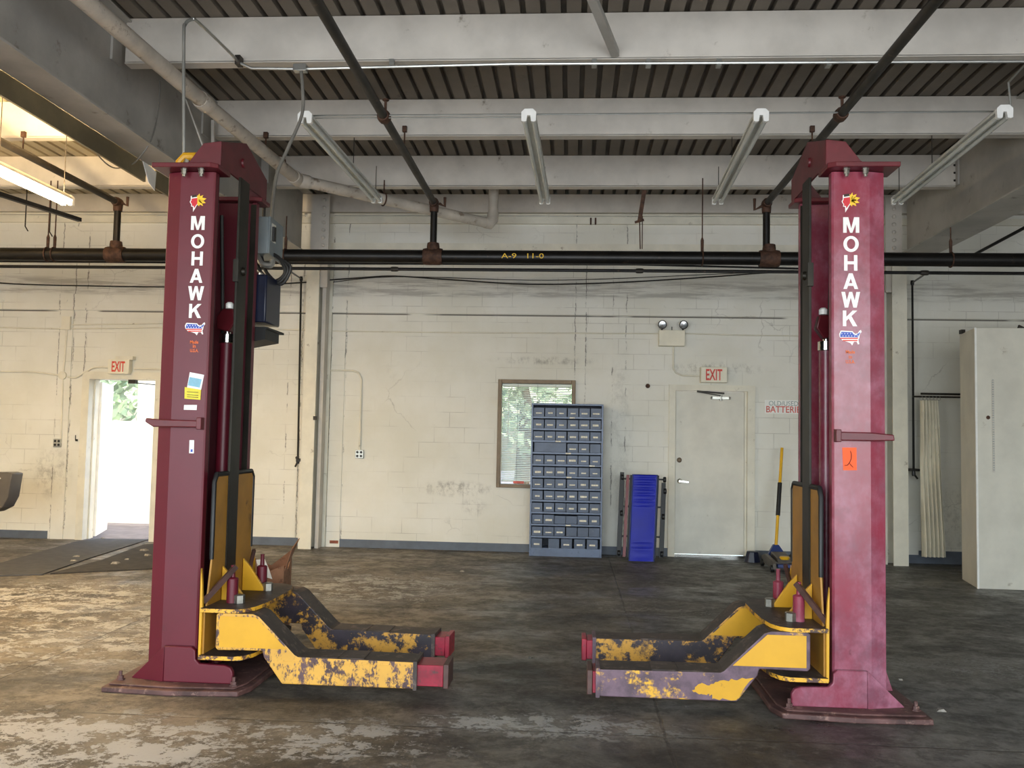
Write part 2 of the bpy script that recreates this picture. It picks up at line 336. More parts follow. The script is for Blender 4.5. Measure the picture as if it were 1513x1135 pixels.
def text_mb(txt, h, center, right=(1, 0, 0), up=(0, 0, 1), width=None, bold=0.0, depth=.002):
    """lettering as thin solid letters; h = cap height, centred on a point"""
    cu = bpy.data.curves.new('t', 'FONT'); cu.body = txt; cu.size = 1.0; cu.offset = bold; cu.extrude = .5; cu.align_x = 'CENTER'
    cu.resolution_u = 3; cu.space_line = .9
    ob = bpy.data.objects.new('t', cu); C.objects.link(ob); dg = bpy.context.evaluated_depsgraph_get(); dg.update()
    me = bpy.data.meshes.new_from_object(ob.evaluated_get(dg)); bpy.data.objects.remove(ob)
    vs = [v.co.copy() for v in me.vertices]; x0, x1 = min(v.x for v in vs), max(v.x for v in vs); y0, y1 = min(v.y for v in vs), max(v.y for v in vs)
    sy = h/(y1-y0); sx = width/(x1-x0) if width else sy
    R_, U_, c = Vector(right), Vector(up), Vector(center); Nn = R_.cross(U_)
    mb = MB(); mb.add([c + R_*((v.x-(x0+x1)/2)*sx) + U_*((v.y-(y0+y1)/2)*sy) + Nn*(v.z*depth*2*.5) for v in vs], [tuple(p.vertices) for p in me.polygons])
    bpy.data.meshes.remove(me); bpy.data.curves.remove(cu); return mb
def block_letter(ch, w, h, c):
    """heavy sans capitals from straight strokes; c = centre, facing -y"""
    mb = MB(); t = .235; c = Vector(c)
    def poly(pts): k = len(mb.f)*.00004; mb.prism([c + Vector(((x-.5)*w, -k, (y-.5)*h)) for x, y in pts], (0, .0012+k*.5, 0))
    if ch == 'M': poly([(0, 0), (0, 1), (.22, 1), (.22, 0)]); poly([(.78, 0), (.78, 1), (1, 1), (1, 0)]); poly([(.06, 1), (.32, 1), (.57, .0), (.43, .0)]); poly([(.94, 1), (.68, 1), (.43, 0), (.57, 0)])
    if ch == 'H': poly([(0, 0), (0, 1), (t+.02, 1), (t+.02, 0)]); poly([(1-t-.02, 0), (1-t-.02, 1), (1, 1), (1, 0)]); poly([(.1, .41), (.1, .60), (.9, .60), (.9, .41)])
    if ch == 'A': poly([(0, 0), (.37, 1), (.63, 1), (.24, 0)]); poly([(1, 0), (.76, 0), (.37, 1), (.63, 1)]); poly([(.2, .20), (.26, .37), (.74, .37), (.8, .20)])
    if ch == 'W': poly([(0, 1), (.20, 1), (.36, 0), (.18, 0)]); poly([(.18, 0), (.36, 0), (.58, 1), (.42, 1)]); poly([(.42, 1), (.58, 1), (.82, 0), (.64, 0)]); poly([(.64, 0), (.82, 0), (1, 1), (.80, 1)])
    if ch == 'K': poly([(0, 0), (0, 1), (.24, 1), (.24, 0)]); poly([(.2, .30), (.2, .56), (.68, 1), (1, 1)]); poly([(.36, .56), (.56, .70), (1, 0), (.70, 0)])
    if ch == 'O':
        n = 32; o = [(.5+.5*math.cos(2*PI*i/n), .5+.515*math.sin(2*PI*i/n)) for i in range(n)]; q = [(.5+.27*math.cos(2*PI*i/n), .5+.33*math.sin(2*PI*i/n)) for i in range(n)]
        P_ = [c + Vector(((x-.5)*w, 0, (y-.5)*h)) for x, y in o+q]; mb.add(P_+[p+Vector((0, .0012, 0)) for p in P_], [(i, (i+1) % n, n+(i+1) % n, n+i) for i in range(n)]+[(i, (i+1) % n, 2*n+(i+1) % n, 2*n+i) for i in range(n)])
    return mb
def smooth_path(pts, k=6):
    pts = [Vector(p) for p in pts]; P = [pts[0]] + pts + [pts[-1]]; out = []
    for i in range(1, len(P)-2):
        for j in range(k):
            t = j/k; a, b, c, d = P[i-1], P[i], P[i+1], P[i+2]
            out.append(.5*((2*b) + (c-a)*t + (2*a-5*b+4*c-d)*t*t + (3*b-a-3*c+d)*t**3))
    return out + [pts[-1]]

# ------------------------------------------------------------------ the building
WY, ZD = 11.65, 4.69                                # inner face of the back wall, underside of the roof deck
XL, XR, YF = -10.0, 8.5, -3.5
mb = MB().box((XL, YF, -.2), (XR, WY, 0)); struct('floor', mb, 'floor', origin=(0, 0, 0))
# back wall with its openings: doorway, window, service door
DL = (-6.52, -5.60, 2.165); WN = (-.965, .05, .83, 2.245); DR = (1.345, 2.262, 2.135)
mb = MB(); T = WY+.25
def wbox(x0, x1, z0, z1): mb.box((x0, WY, z0), (x1, T, z1))
wbox(XL, DL[0]-.09, 0, ZD); wbox(DL[0]-.09, DL[1]+.09, DL[2]+.09, ZD); wbox(DL[1]+.09, WN[0], 0, ZD)
wbox(WN[0], WN[1], 0, WN[2]); wbox(WN[0], WN[1], WN[3], ZD); wbox(WN[1], DR[0]-.075, 0, ZD); wbox(DR[0]-.075, DR[1]+.085, DR[2]+.065, ZD); wbox(DR[1]+.085, XR, 0, ZD)
struct('wall_back', mb, 'wall', origin=(0, 0, 0))
struct('wall_left', MB().box((XL-.2, YF, 0), (XL, T, ZD)), 'wall', origin=(0, 0, 0))
struct('wall_right', MB().box((XR, YF, 0), (XR+.2, T, ZD)), 'wall', origin=(0, 0, 0))
struct('wall_front', MB().box((XL, YF-.2, 3.9), (XR, YF, ZD+.3)).box((XL-.2, YF-.2, 0), (XL+1.0, YF, 3.9)).box((XR-1, YF-.2, 0), (XR+.2, YF, 3.9)), 'wall', origin=(0, 0, 0))
# fluted roof deck: flat pans with narrow dark flutes, running front to back
def deck(xa, xb, m_):
    mb = MB(); x = xa; prof = []
    while x < xb-.01:
        e = min(x+.153, xb); prof += [(x, ZD), (min(x+.108, e-.004), ZD), (min(x+.114, e-.003), ZD+.055), (e-.002, ZD+.055)]; x += .153
    prof.append((xb, ZD)); n = len(prof)
    mb.add([(p[0], YF, p[1]) for p in prof] + [(p[0], T, p[1]) for p in prof] , [(i, i+1, n+i+1, n+i) for i in range(n-1)])
    mb.box((xa, YF-.2, ZD+.06), (xb, T, ZD+.2))
    return struct('ceiling', mb, m_, origin=(0, 0, 0))
deck(-3.6, XR, 'deck'); deck(XL, -3.6, 'deck_lamplit')
# ledges and piers on the back wall
mb = MB(); mb.box((-3.22, WY-.03, 3.105), (XR, WY+.01, 3.325)); mb.box((XL, WY-.03, 3.105), (-3.5, WY+.01, 3.325))
for x in [q*.9-9.6 for q in range(20)]:
    if not -3.6 < x < -3.1: mb.lathe((x, WY-.029, 3.23), (0, -1, 0), [(0, .018), (.008, .016)], 8)
struct('trim_1', mb, 'wall', origin=(0, 0, 0))
struct('trim_2', MB().box((-3.2, WY-.014, .0), (-3.02, WY+.01, 3.1)), 'wall', origin=(0, 0, 0))
struct('trim_3', MB().box((.04, WY-.010, 2.45), (.17, WY+.01, 3.1)).box((.53, WY-.010, .11), (.69, WY+.01, 3.1)), 'wall', origin=(0, 0, 0))
struct('trim_4', MB().box((-6.98, WY-.014, 0), (-6.80, WY+.01, 3.1)).box((-3.78, WY-.010, .11), (-3.62, WY+.01, 3.1)), 'wall', origin=(0, 0, 0))
# upper fascia: top beam, rail, long boards
struct('trim_5', MB().box((XL, WY-.10, 4.45), (XR, WY, ZD)), 'beam', origin=(0, 0, 0))
struct('trim_6', MB().box((XL, WY-.05, 4.31), (XR, WY, 4.395)).box((-3.25, WY-.02, 3.86), (3.95, WY, 4.05)), 'cream', origin=(0, 0, 0))
# skirting
mb = MB()
for a, b in ((XL, -7.02), (-5.49, -3.5), (-3.02, 1.26), (2.37, 4.4)): mb.box((a, WY-.012, 0), (b, WY, .105))
mb.box((4.4, WY-.012, 0), (XR, WY, .16)); struct('baseboard_back', mb, 'base_grey', origin=(0, 0, 0))
# doorway frame + open leaf (door_1)
d1 = MB(); a, b, h = DL
d1.box((a-.10, WY-.03, 0), (a, T, h+.10)); d1.box((b, WY-.03, 0), (b+.10, T, h+.10)); d1.box((a, WY-.03, h), (b, T, h+.10))
d1.box((a, WY+.10, 0), (a+.02, WY+.16, h)); d1.box((b-.02, WY+.10, 0), (b, WY+.16, h))
d1 = struct('door_1', d1, 'cream', origin=(a, WY, 0))
part('door_leaf', MB().prism([(a-.01, T, .02), (a+.035, T, .02), (a-.265, T+.86, .02), (a-.31, T+.86, .02)], (0, 0, h-.05)), 'white', d1)
part('door_holder', MB().box((a+.50, WY+.05, h-.05), (a+.60, WY+.12, h)).bar((a+.55, WY+.1, h-.035), (a+.88, T, h-.06), .02, .012), 'pipe_dull', d1)
# service door (door_2)
a, b, h = DR; d2 = MB()
d2.box((a-.085, WY-.03, 0), (a, T-.02, h+.075)); d2.box((b, WY-.03, 0), (b+.095, T-.02, h+.075)); d2.box((a, WY-.03, h), (b, T-.02, h+.075))
d2.box((b-.03, WY+.02, 0), (b, WY+.08, h))
d2 = struct('door_2', d2, 'cream', origin=(a, WY, 0))
dl = part('door_leaf', MB().box((a+.006, WY+.01, .035), (b-.035, WY+.055, h-.01)), 'door', d2, .003)
part('door_strip', MB().box((a+.006, WY-.001, .06), (a+.055, WY+.01, h-.03)), 'door', dl)
part('deadbolt', MB().lathe((a+.055, WY+.01, 1.235), (0, -1, 0), [(0, .034), (.012, .032), (.016, .02), (.022, .018)], 18), 'frame_brown', dl)
part('door_handle', MB().lathe((a+.06, WY+.01, .965), (0, -1, 0), [(0, .034), (.02, .032), (.04, .014), (.055, .014)], 18).bar((a+.06, WY-.045, .965), (a+.17, WY-.045, .955), .018, .02), 'chrome', dl)
cl = part('door_closer', MB().box((a+.47, WY-.03, 2.03), (a+.68, WY+.01, 2.06)).lathe((a+.45, WY-.01, 2.045), (1, 0, 0), [(0, .018), (.25, .018)], 10).lathe((a+.58, WY-.02, 2.01), (0, 0, 1), [(0, .016), (.07, .016)], 10), 'emt', dl)
part('closer_arm', MB().bar((a+.27, WY-.035, 2.128), (a+.62, WY-.035, 2.105), .012, .022).bar((a+.27, WY-.035, 2.12), (a+.58, WY-.03, 2.075), .01, .012), 'pipe_dull', dl)
part('threshold', MB().box((a, WY-.02, 0), (b, WY+.1, .03)), 'chrome', d2)
# window with blind
x0, x1, z0, z1 = WN; w = MB(); t = .05
w.box((x0, WY-.03, z0), (x0+t, WY+.12, z1)).box((x1-t, WY-.03, z0), (x1, WY+.12, z1)).box((x0+t, WY-.03, z1-t), (x1-t, WY+.12, z1)).box((x0+t, WY-.03, z0), (x1-t, WY+.12, z0+t*.9))
w1 = struct('window_1', w, 'frame_brown', .004, origin=(x0, WY, z0))
part('window_glass', MB().box((x0+t, WY+.09, z0+t*.9), (x1-t, WY+.098, z1-t)), 'glass', w1)
bl = MB(); k = 0; z = z0+.10
while z < z1-.08:
    tilt = .0075; bl.add([(x0+t+.01, WY+.035, z-tilt), (x1-t-.01, WY+.035, z-tilt), (x1-t-.01, WY+.058, z+tilt), (x0+t+.01, WY+.058, z+tilt)], [(0, 1, 2, 3)]); z += .0235; k += 1
bl.box((x0+t+.005, WY+.03, z1-t-.035), (x1-t-.005, WY+.06, z1-t-.005)); bl.box((x0+t+.01, WY+.035, z0+.075), (x1-t-.01, WY+.06, z0+.09))
b1 = part('venetian_blind', bl, 'slat', w1)
cb = MB()
for xx in (x0+.26, x1-.26, x0+.52): cb.tube([(xx, WY+.03, z0+.08), (xx, WY+.03, z1-.06)], .0018, 5)
part('blind_cord', cb, 'cable_grey', b1)
part('blind_wand', MB().tube([(x0+.14, WY+.022, 1.4), (x0+.14, WY+.022, z1-.09)], .004, 6), 'white', b1)
part('window_sill_card', MB().box((x0+.22, WY+.02, z0+.055), (x0+.36, WY+.03, z0+.085)), 'red_faded', w1)

# ------------------------------------------------------------------ steel frame of the roof
def girder(name, label, xa, xb, xw, y0, y1, ztop=ZD-.02, zb=3.82):
    t = thing(name, label, 'steel beam', ((xa+xb)/2, (y0+y1)/2, zb), None)
    part('web', MB().box((xw-.008, y0, zb+.016), (xw+.008, y1, ztop-.016)), 'girder', t)
    part('bottom_flange', MB().box((xb, y0, zb), (xa, y1, zb+.016)), 'girder', t)
    part('top_flange', MB().box((xb, y0, ztop-.016), (xa, y1, ztop)), 'girder', t)
    return t
gl = girder('roof_girder', 'deep grey steel girder above the lift tower with the electrical box', -3.46, -3.75, -3.6, YF, WY-.25)
sk = part('side_skirt', MB().box((-3.775, YF, 3.66), (-3.755, 7.45, 3.822)).box((-3.775, 7.62, 3.66), (-3.755, 9.3, 3.822)), 'skirt', gl, label='olive sheet strip under the flange')
part('torn_flap', MB().prism([(-3.752, 7.36, 3.83), (-3.752, 7.62, 3.80), (-3.74, 7.58, 3.62), (-3.742, 7.47, 3.66)], (.006, 0, 0)), 'white', gl)
for yy in (9.86,): part('bolt_plate', MB().box((-3.59, yy-.05, 4.34), (-3.50, yy+.01, 4.62)), 'girder', gl)
gr = girder('roof_girder', 'deep olive grey steel girder running towards the tall partition', 4.42, 4.0, 4.2, YF, WY-.25)
for yy in (6.49, 8.18, 9.88):
    pl = part('bolt_plate', MB().box((4.17, yy-.02, 4.34), (4.19, yy+.12, 4.64)), 'girder', gr)
    bb = MB()
    for k in range(3): bb.lathe((4.17, yy+.05, 4.40+k*.085), (-1, 0, 0), [(0, .018), (.02, .016)], 6)
    part('bolt', bb, 'pipe_dull', pl)
    pl = part('bolt_plate', MB().box((-3.59, yy-.02, 4.34), (-3.57, yy+.12, 4.64)), 'girder', gl)
def end_plate(x0, x1, g, c):
    p = part('end_plate', MB().box((x0, WY-.28, 3.4), (x1, WY-.25, 4.62)), 'beam', g)
    for k in range(8): part('bolt', MB().lathe((c, WY-.28, 3.86+k*.10), (0, -1, 0), [(0, .026), (.018, .024), (.028, .012)], 8), 'beam', p)
end_plate(-3.46, -3.22, gl, -3.29); end_plate(3.92, 4.12, gr, 4.02)
# Joists: channel facing the room with a bottom lip
def joist(xa, xb, y, label, group=None, seg=None):
    o = MB().box((xa, y, 4.33), (xb, y+.012, ZD-.005)).box((xa, y, 4.325), (xb, y+.10, 4.34)).box((xa, y+.012, ZD-.02), (xb, y+.10, ZD-.005)).box((xa, y-.006, 4.325), (xb, y, 4.333))
    return tag(link_mesh('ceiling_beam', o, 'beam'), label, 'ceiling beam', group)
nm = {6.53: ('nearest the camera', 'with the steel conduit run along its bottom edge'), 8.22: ('middle', 'passing just behind the front ends of the lamp fixtures'), 9.92: ('far', 'closest to the back wall')}
joist(-3.50, 4.17, 6.53, 'cream steel ceiling beam with a shiny conduit running along its lower edge')
joist(-3.48, 4.17, 8.22, 'cream ceiling beam right behind the front caps of the hanging lamp fixtures')
joist(-3.46, 4.17, 9.92, 'cream ceiling beam closest to the back wall between the two girders')
for y in (4.84, 3.15, 1.46): joist(-3.50, 4.17, y, 'cream ceiling beam overhead in front of the lift towers', 'ceiling beams in front of the lifts')
joist(XL, -3.61, 6.53, 'warm lit ceiling beam above the glowing lamp, partly behind the girder')
joist(XL, -3.61, 8.22, 'warm lit ceiling beam with the pipe hanger below it, beyond the girder')
joist(XL, -3.61, 9.92, 'warm lit ceiling beam closest to the wall with the open doorway')
joist(XL, -3.61, 4.84, 'ceiling beam of the warm lit bay nearest the camera')
for y in (4.84, 6.53, 8.22, 9.92): joist(4.21, XR, y, 'ceiling beam in the bay above the tall partition', 'ceiling beams of the partition bay')
# columns at the back wall
def column(x0, x1, bx, label, side):
    t = thing('steel_column', label, 'column', ((x0+x1)/2, WY-.3, 0))
    part('front_flange', MB().box((x0, WY-.31, 0), (x1, WY-.295, 3.82)), 'cream', t)
    c = (x0+x1)/2; part('web', MB().box((c-.006, WY-.295, 0), (c+.006, WY-.02, 3.82)), 'cream', t)
    part('back_flange', MB().box((bx[0], WY-.04, 0), (bx[1], WY-.001, 3.82)), 'cream', t)
    part('gap_post', MB().box((bx[2], WY-.2, 0), (bx[3], WY-.04, 3.82)), 'beam', t)
    return t
column(-3.485, -3.315, (-3.49, -3.21, -3.30, -3.25), 'white painted steel column behind the lift tower carrying the electrical box', 1)
column(3.985, 4.165, (3.88, 4.17, 3.90, 3.95), 'white painted steel column between the lift tower and the curtain', -1)
# small switch box on the left column
tag(link_mesh('switch_box', MB().box((-3.33, WY-.34, 1.66), (-3.29, WY-.31, 1.71)), 'pipe_dull'), 'tiny grey switch box on the white steel column', 'switch')
# lamps hanging in the bay
def fixture(xa, xb, y0, y1, label, group, lit=False, z=3.96, parent_len=True):
    t = thing('strip_light', label, 'lamp', (xa, (y0+y1)/2, z-.02), group)
    d = Vector((xb-xa, y1-y0, 0)); u = d.normalized(); s = Vector((u.y, -u.x, 0))
    def P3(k, a, zz): return Vector((xa, y0, z)) + d*k + s*a + Vector((0, 0, zz))
    body = MB(); pr = [(-.055, .05), (-.03, .075), (.03, .075), (.055, .05), (.055, .03), (-.055, .03)]
    body.prism([P3(0, a, zz) for a, zz in pr], d)
    part('housing', body, 'fixture', t)
    for a in (-.035, .035):
        part('lamp_tube', MB().tube([P3(.012, a, 0), P3(.988, a, 0)], .0185, 12), 'lit' if lit else 'tube_off', t)
    for k0, k1 in ((-.002, .012), (.988, 1.002)):
        ec = MB(); oc = [(-.058, .052), (-.032, .078), (.032, .078), (.058, .052), (.056, -.018), (.040, -.024), (.018, -.020), (.012, .026), (-.012, .026), (-.018, -.020), (-.040, -.024), (-.056, -.018)]
        ec.prism([P3(k0, a, zz) for a, zz in oc], d*(k1-k0)); part('end_cap', ec, 'white', t)

    hg = MB()
    for k in (.60, .97):
        hg = MB(); hg.tube([P3(k, 0, .07), P3(k, 0, .36 if z > 3.8 else 1.1)], .004, 6); part('hanger', hg, 'pipe_dull', t)
    return t
G = 'unlit strip lights above the lift bay'
fixture(-2.142, -2.094, 6.78, 9.2, 'unlit twin tube strip light above the end of the white drain pipe', G)
fixture(-.366, -.313, 6.76, 9.23, 'unlit twin tube strip light hanging in the middle of the bay', G)
fixture(1.414, 1.48, 6.78, 9.23, 'unlit twin tube strip light next to the bare sprinkler pipe, near the exit door', G)
fixture(3.192, 3.291, 6.73, 9.22, 'unlit twin tube strip light beside the olive girder above the second tower', G)
fixture(-4.53, -4.53, 5.15, 7.58, 'glowing warm twin tube strip light in the side bay', None, True, 3.5)
tag(link_mesh('metal_rail', MB().bar(at(-10, 284, Z=3.15), at(118, 325, Z=3.15), .035, .03), 'pipe_dull'), 'narrow cream rail hanging just below the glowing strip light', 'rail')
fixture(-2.4, -2.4, -1.6, .85, 'added unseen strip light for warm fill near the garage doors on the side of the electrical box tower', None, True, 4.1)  # added behind the camera to warm the wall tops and beams
fixture(1.9, 1.9, -1.6, .85, 'added unseen strip light for warm fill near the garage doors on the side of the orange stickered tower', None, True, 4.1)  # its added twin, also behind the camera for warm light overhead
fixture(-7.4, -7.4, 5.2, 7.6, 'added strip light for warm fill deep in the side bay, out of view', None, True, 3.5)  # added outside the frame to light the side bay warmly
# wire linking the fixture fronts
tag(link_mesh('lamp_wire', MB().tube([(-2.14, 6.92, 4.05), (3.2, 6.9, 4.05)], .007, 6).tube([(-2.14, 6.92, 4.03), (-.4, 6.92, 4.03)], .005, 6), 'emt'), 'thin wire conduit linking the front ends of the four strip lights', 'conduit')
tag(link_mesh('bent_conduit', MB().tube([at(1494, 165, Y=6.75), at(1490, 122, Y=6.75), at(1513, 97, Y=6.6), at(1560, 60, Y=6.4)], .008, 8), 'emt'), 'thin bent conduit rising from the strip light beside the olive girder', 'conduit')

# ------------------------------------------------------------------ pipes
def sleeve(mb, c, ax, r, l): c, ax = Vector(c), Vector(ax).normalized(); return mb.lathe(c-ax*l/2, ax, [(0, r*.93), (l*.15, r), (l*.85, r), (l, r*.93)], 16)
PY = 9.6; PZ = at(757, 380, Y=PY).z
t = thing('sprinkler_main', 'thick black sprinkler main running across the whole back wall', 'pipe', (0, PY, PZ))
part('pipe_run', MB().tube([(XL+.05, PY, PZ), (XR-.05, PY, PZ)], .073, 20), 'black_pipe', t)
for x in (-5.15, -1.545, 2.09):
    tm = MB(); sleeve(tm, (x, PY, PZ), (1, 0, 0), .094, .21); tm.lathe((x, PY, PZ+.03), (0, 0, 1), [(0, .066), (.08, .07), (.12, .064)], 14); part('tee_fitting', tm, 'rusty', t)
part('pipe_marking', text_mb('A-9   11-0', .055, at(772, 378, Y=PY-.076), width=.46, depth=.003), 'logo_yellow', t, label='yellow hand painted marking')
for x, z1 in ((-5.95, 4.3), (-5.87, 4.3), (-3.2, 3.9), (1.38, 4.33), (3.98, 3.80), (4.9, 4.5)):
    part('pipe_hanger', MB().torus((x, PY, PZ), (1, 0, 0), .079, .008, n=18, seg=6).tube([(x, PY, PZ+.075), (x, PY, z1)], .007, 6).lathe((x, PY, PZ+.075), (0, 0, 1), [(0, .016), (.12, .018), (.15, .008)], 8), 'rusty' if x < 4 else 'emt', t)
# smaller pipes below
t = thing('black_gas_pipe', 'thin black pipe hung just below the thick main, lowest of the run', 'pipe', (0, 9.65, 3.35))
p_ = [at(x_, y_, Y=9.65) for x_, y_ in ((0, 395), (250, 397), (430, 396.5), (760, 399))]
part('pipe_run', MB().tube([(XL+.05, 9.65, p_[3].z), (XR-.05, 9.65, p_[3].z)], .018, 10), 'black_pipe', t)
for px in (345, 583, 945, 1197, 1366): q = at(px, 398, Y=9.65); part('coupling', MB().lathe((q.x-.04, 9.65, p_[3].z), (1, 0, 0), [(0, .025), (.02, .028), (.06, .028), (.08, .025)], 10), 'pipe_dull', t)
t = tag(link_mesh('thin_black_pipe', MB().tube([(XL+.05, 9.72, at(480, 389.5, Y=9.72).z), at(480, 389.5, Y=9.72), at(940, 391, Y=9.72), at(1180, 397, Y=9.72), at(1300, 398, Y=9.72)], .011, 8), 'black_pipe'), 'thinnest black pipe in the gap between the thick main and the lower pipe', 'pipe')
def dropper(name, label, pts, r=.013):
    t = thing(name, label, 'pipe', pts[-1]); part('pipe_run', MB().tube(pts, r, 8), 'black_pipe', t)
    e = MB()
    for q in pts[1:-1]: e.lathe(q-Vector((0, 0, .03)), (0, 0, 1), [(0, .02), (.03, .024), (.06, .02)], 8)
    part('elbow', e, 'black_pipe', t); return t
A = [at(424, 398, Y=9.65), at(445, 412, Y=11.42), at(440, 682, Y=11.42), at(436, 690, Y=11.40)]
t = dropper('drop_pipe', 'black pipe dropping down the wall beside the column near the blue power unit', A)
part('valve', MB().box(A[2]+Vector((-.02, -.02, 0)), A[2]+Vector((.05, .02, .04))).lathe(A[2]+Vector((0, -.02, .05)), (0, -1, 0), [(0, .02), (.03, .02)], 8), 'pipe_dull', t)
A = [at(1371, 402, Y=9.65), at(1348, 418, Y=11.42), at(1350, 700, Y=11.42), at(1356, 708, Y=11.40)]
t = dropper('drop_pipe', 'black pipe dropping down the wall beside the curtain', A)
part('pipe_bracket', MB().box(A[2]+Vector((-.06, .0, .03)), A[2]+Vector((.08, .22, .06))), 'pipe_dull', t)
# sprinkler branches
def branch(name, label, x, y0, riser_top, z=4.05, outlets=(), xr=None, stub=None, r=.036, m='pipe_dull'):
    xr = x if xr is None else xr
    t = thing(name, label, 'pipe', (x, PY, z))
    part('pipe_run', MB().tube([(x, y0, z), (x, PY, z)], r, 14), m, t)
    part('riser', MB().tube([(x, PY, z), (x, PY, PZ+.13)], r*1.05, 14), 'black_pipe', t)
    e = MB(); e.lathe((x, PY+.05, z), (0, -1, 0), [(0, .03), (.02, .052), (.1, .054), (.13, .046)], 12); e.lathe((x, PY, z-.10), (0, 0, 1), [(0, .048), (.06, .052), (.12, .05)], 12); part('elbow', e, 'rusty', t)
    for y in outlets:
        f = MB(); f.lathe((x, y-.05, z), (0, 1, 0), [(0, .046), (.02, .054), (.08, .054), (.10, .046)], 12)
        f.tube([(x+.01, y, z+.04), (x+.01, y, z+.13)], .012, 6); f.lathe((x+.01, y, z+.125), (0, 0, 1), [(0, .012), (.01, .028), (.018, .028)], 10)
        part('sprinkler_head', f, 'rusty', t)
    h = MB(); h.tube([(x+.06, PY-.02, z-.01), (x+.12, PY-.02, z-.04), (x+.12, PY-.02, z+.06)] if stub is None else [(x-.05, PY-.02, z-.03), (x-.13, PY-.02, z-.07), (x-.13, PY-.02, z+.05)], .017, 8); part('stub', h, 'rusty', t)
    return t
branch('sprinkler_branch', 'dark sprinkler pipe running overhead between the first lamp and the middle lamp', -1.545, YF+.2, 0, outlets=(6.95,))
branch('sprinkler_branch', 'dark sprinkler pipe passing behind the second tower with its own riser', 2.06, YF+.2, 0, outlets=(6.95,), stub=1)
branch('sprinkler_branch', 'sprinkler pipe of the side bay above the open doorway', -5.15, YF+.2, 0, outlets=(7.2,))
for q, l in (((598, 192), 'rusty hanger rod beside the sprinkler pipe near the first lamp'), ((1200, 192), 'rusty hanger rod beside the sprinkler pipe behind the second tower'), ((35, 200), 'rusty clamp on the warm lit beam of the side bay'), ((393, 201), 'small rusty clamp on the beam above the drain pipe')):
    c = at(*q, Y=8.2); tag(link_mesh('beam_clamp', MB().box(c-Vector((.02, .02, .02)), c+Vector((.02, .015, .035))).tube([c, c-Vector((0, 0, .18))], .007, 6), 'rusty'), l, 'clamp')
# sloped pipe and brace in the partition bay
tag(link_mesh('slanting_pipe', MB().tube([at(1440, 376, Y=11.4), at(1513, 337, Y=10.6), at(1600, 290, Y=9.9)], .02, 8), 'black_pipe'), 'thin dark pipe slanting up to the frame edge beyond the olive girder', 'pipe')
# wall conduits near the ceiling
t = thing('wall_conduit', 'pair of painted conduits running along the wall high under the roof', 'conduit', (0, 11.6, 4.42))
for x0_, x1_ in ((XL+.05, -3.62), (-3.22, 3.92)):
    part('conduit_run', MB().tube([(x0_, WY-.03, 4.435), (x1_, WY-.03, 4.435)], .014, 8).tube([(x0_, WY-.02, 4.405), (x1_, WY-.02, 4.405)], .011, 8), 'cream', t)
for px in (873, 880): q = at(px, 322, Y=WY-.06); part('rusty_clip', MB().bar(q, q-Vector((0, 0, .09)), .022, .02), 'rusty', t)
# rusty rod cluster and rods
q = at(952, 284, Y=PY); q2 = at(945, 326, Y=PY); q3 = at(946, 368, Y=PY)
t = thing('pipe_strut', 'rusty slotted strut hanging above the main left of the thin rod', 'bracket', q)
t['label'] = 'rusty slotted strut and rods hanging above the marked part of the main'
part('strut', MB().bar(q+Vector((0, 0, .02)), q2, .045, .03), 'rusty', t); part('rod', MB().tube([q2, q3], .007, 6).tube([q2+Vector((.03, 0, .05)), q3+Vector((.02, 0, 0))], .006, 6), 'rusty', t)
part('bolt', MB().lathe(q2-Vector((.05, 0, .02)), (1, 0, .3), [(0, .014), (.10, .014)], 8), 'rusty', t)
# hooks in the side bay
for (px, py), l in (((52, 318), 'small hanging hook on the side bay conduit nearest the frame edge'), ((88, 326), 'thin hanging wire hook between the side bay lamp and the wall')):
    q = at(px-14, py, Y=10.5); tag(link_mesh('wire_hook', MB().tube([q+Vector((0, 0, .75)), q, q+Vector((.0, 0, -.14)), q+Vector((.04, 0, -.2))], .007, 6), 'pipe_dull'), l, 'hook')
# PVC drain
DP = [at(110, -4, X=-3.13), at(300, 150, X=-3.06), at(435, 266, X=-2.97)]
d0, d1_, d2_ = Vector((-3.16, 5.2, 4.18)), Vector((-3.06, 7.0, 4.19)), at(440, 266, Y=9.2)
d3 = at(722, 330, Y=10.5); d4 = at(729, 322, Y=11.1)
t = thing('drain_pipe', 'dirty white plastic drain pipe crossing above the first lift tower', 'pipe', d2_)
far0 = at(301, 151, Z=4.2); start = at(122, -2, Z=4.2); d2_ = at(440, 266, Y=9.1)
back = start + (start-far0)*1.2; back.z = 4.2
part('pipe_run', MB().tube([back, start, far0, d2_], .062, 18), 'pvc', t)
part('pipe_run', MB().tube([d2_, d3], .062, 18), 'pvc', t)
e = MB(); ax = (d2_-far0).normalized(); ax2 = (d3-d2_).normalized(); sleeve(e, d2_-ax*.07, ax, .074, .12); sleeve(e, d2_+ax2*.07, ax2, .074, .12); e.tube([d2_-ax*.06, d2_, d2_+ax2*.06], .068, 16); part('elbow', e, 'pvc', t)
e = MB(); sleeve(e, far0, far0-d2_, .074, .15); part('coupling', e, 'pvc', t)
tp = at(728, 290, Y=11.1)
e = MB(); e.tube([d3-ax2*.05, d3, d3+Vector((.045, .03, .06)), d3+Vector((.05, .03, .13))], .068, 16); part('elbow', e, 'pvc', t)
part('riser', MB().tube([d3+Vector((.05, .03, .1)), (d3.x+.05, d3.y+.03, ZD-.02)], .060, 16), 'pvc', t)
part('roof_collar', MB().lathe((d3.x+.05, d3.y+.03, ZD-.16), (0, 0, 1), [(0, .065), (.01, .085), (.16, .085)], 16), 'black_pipe', t)
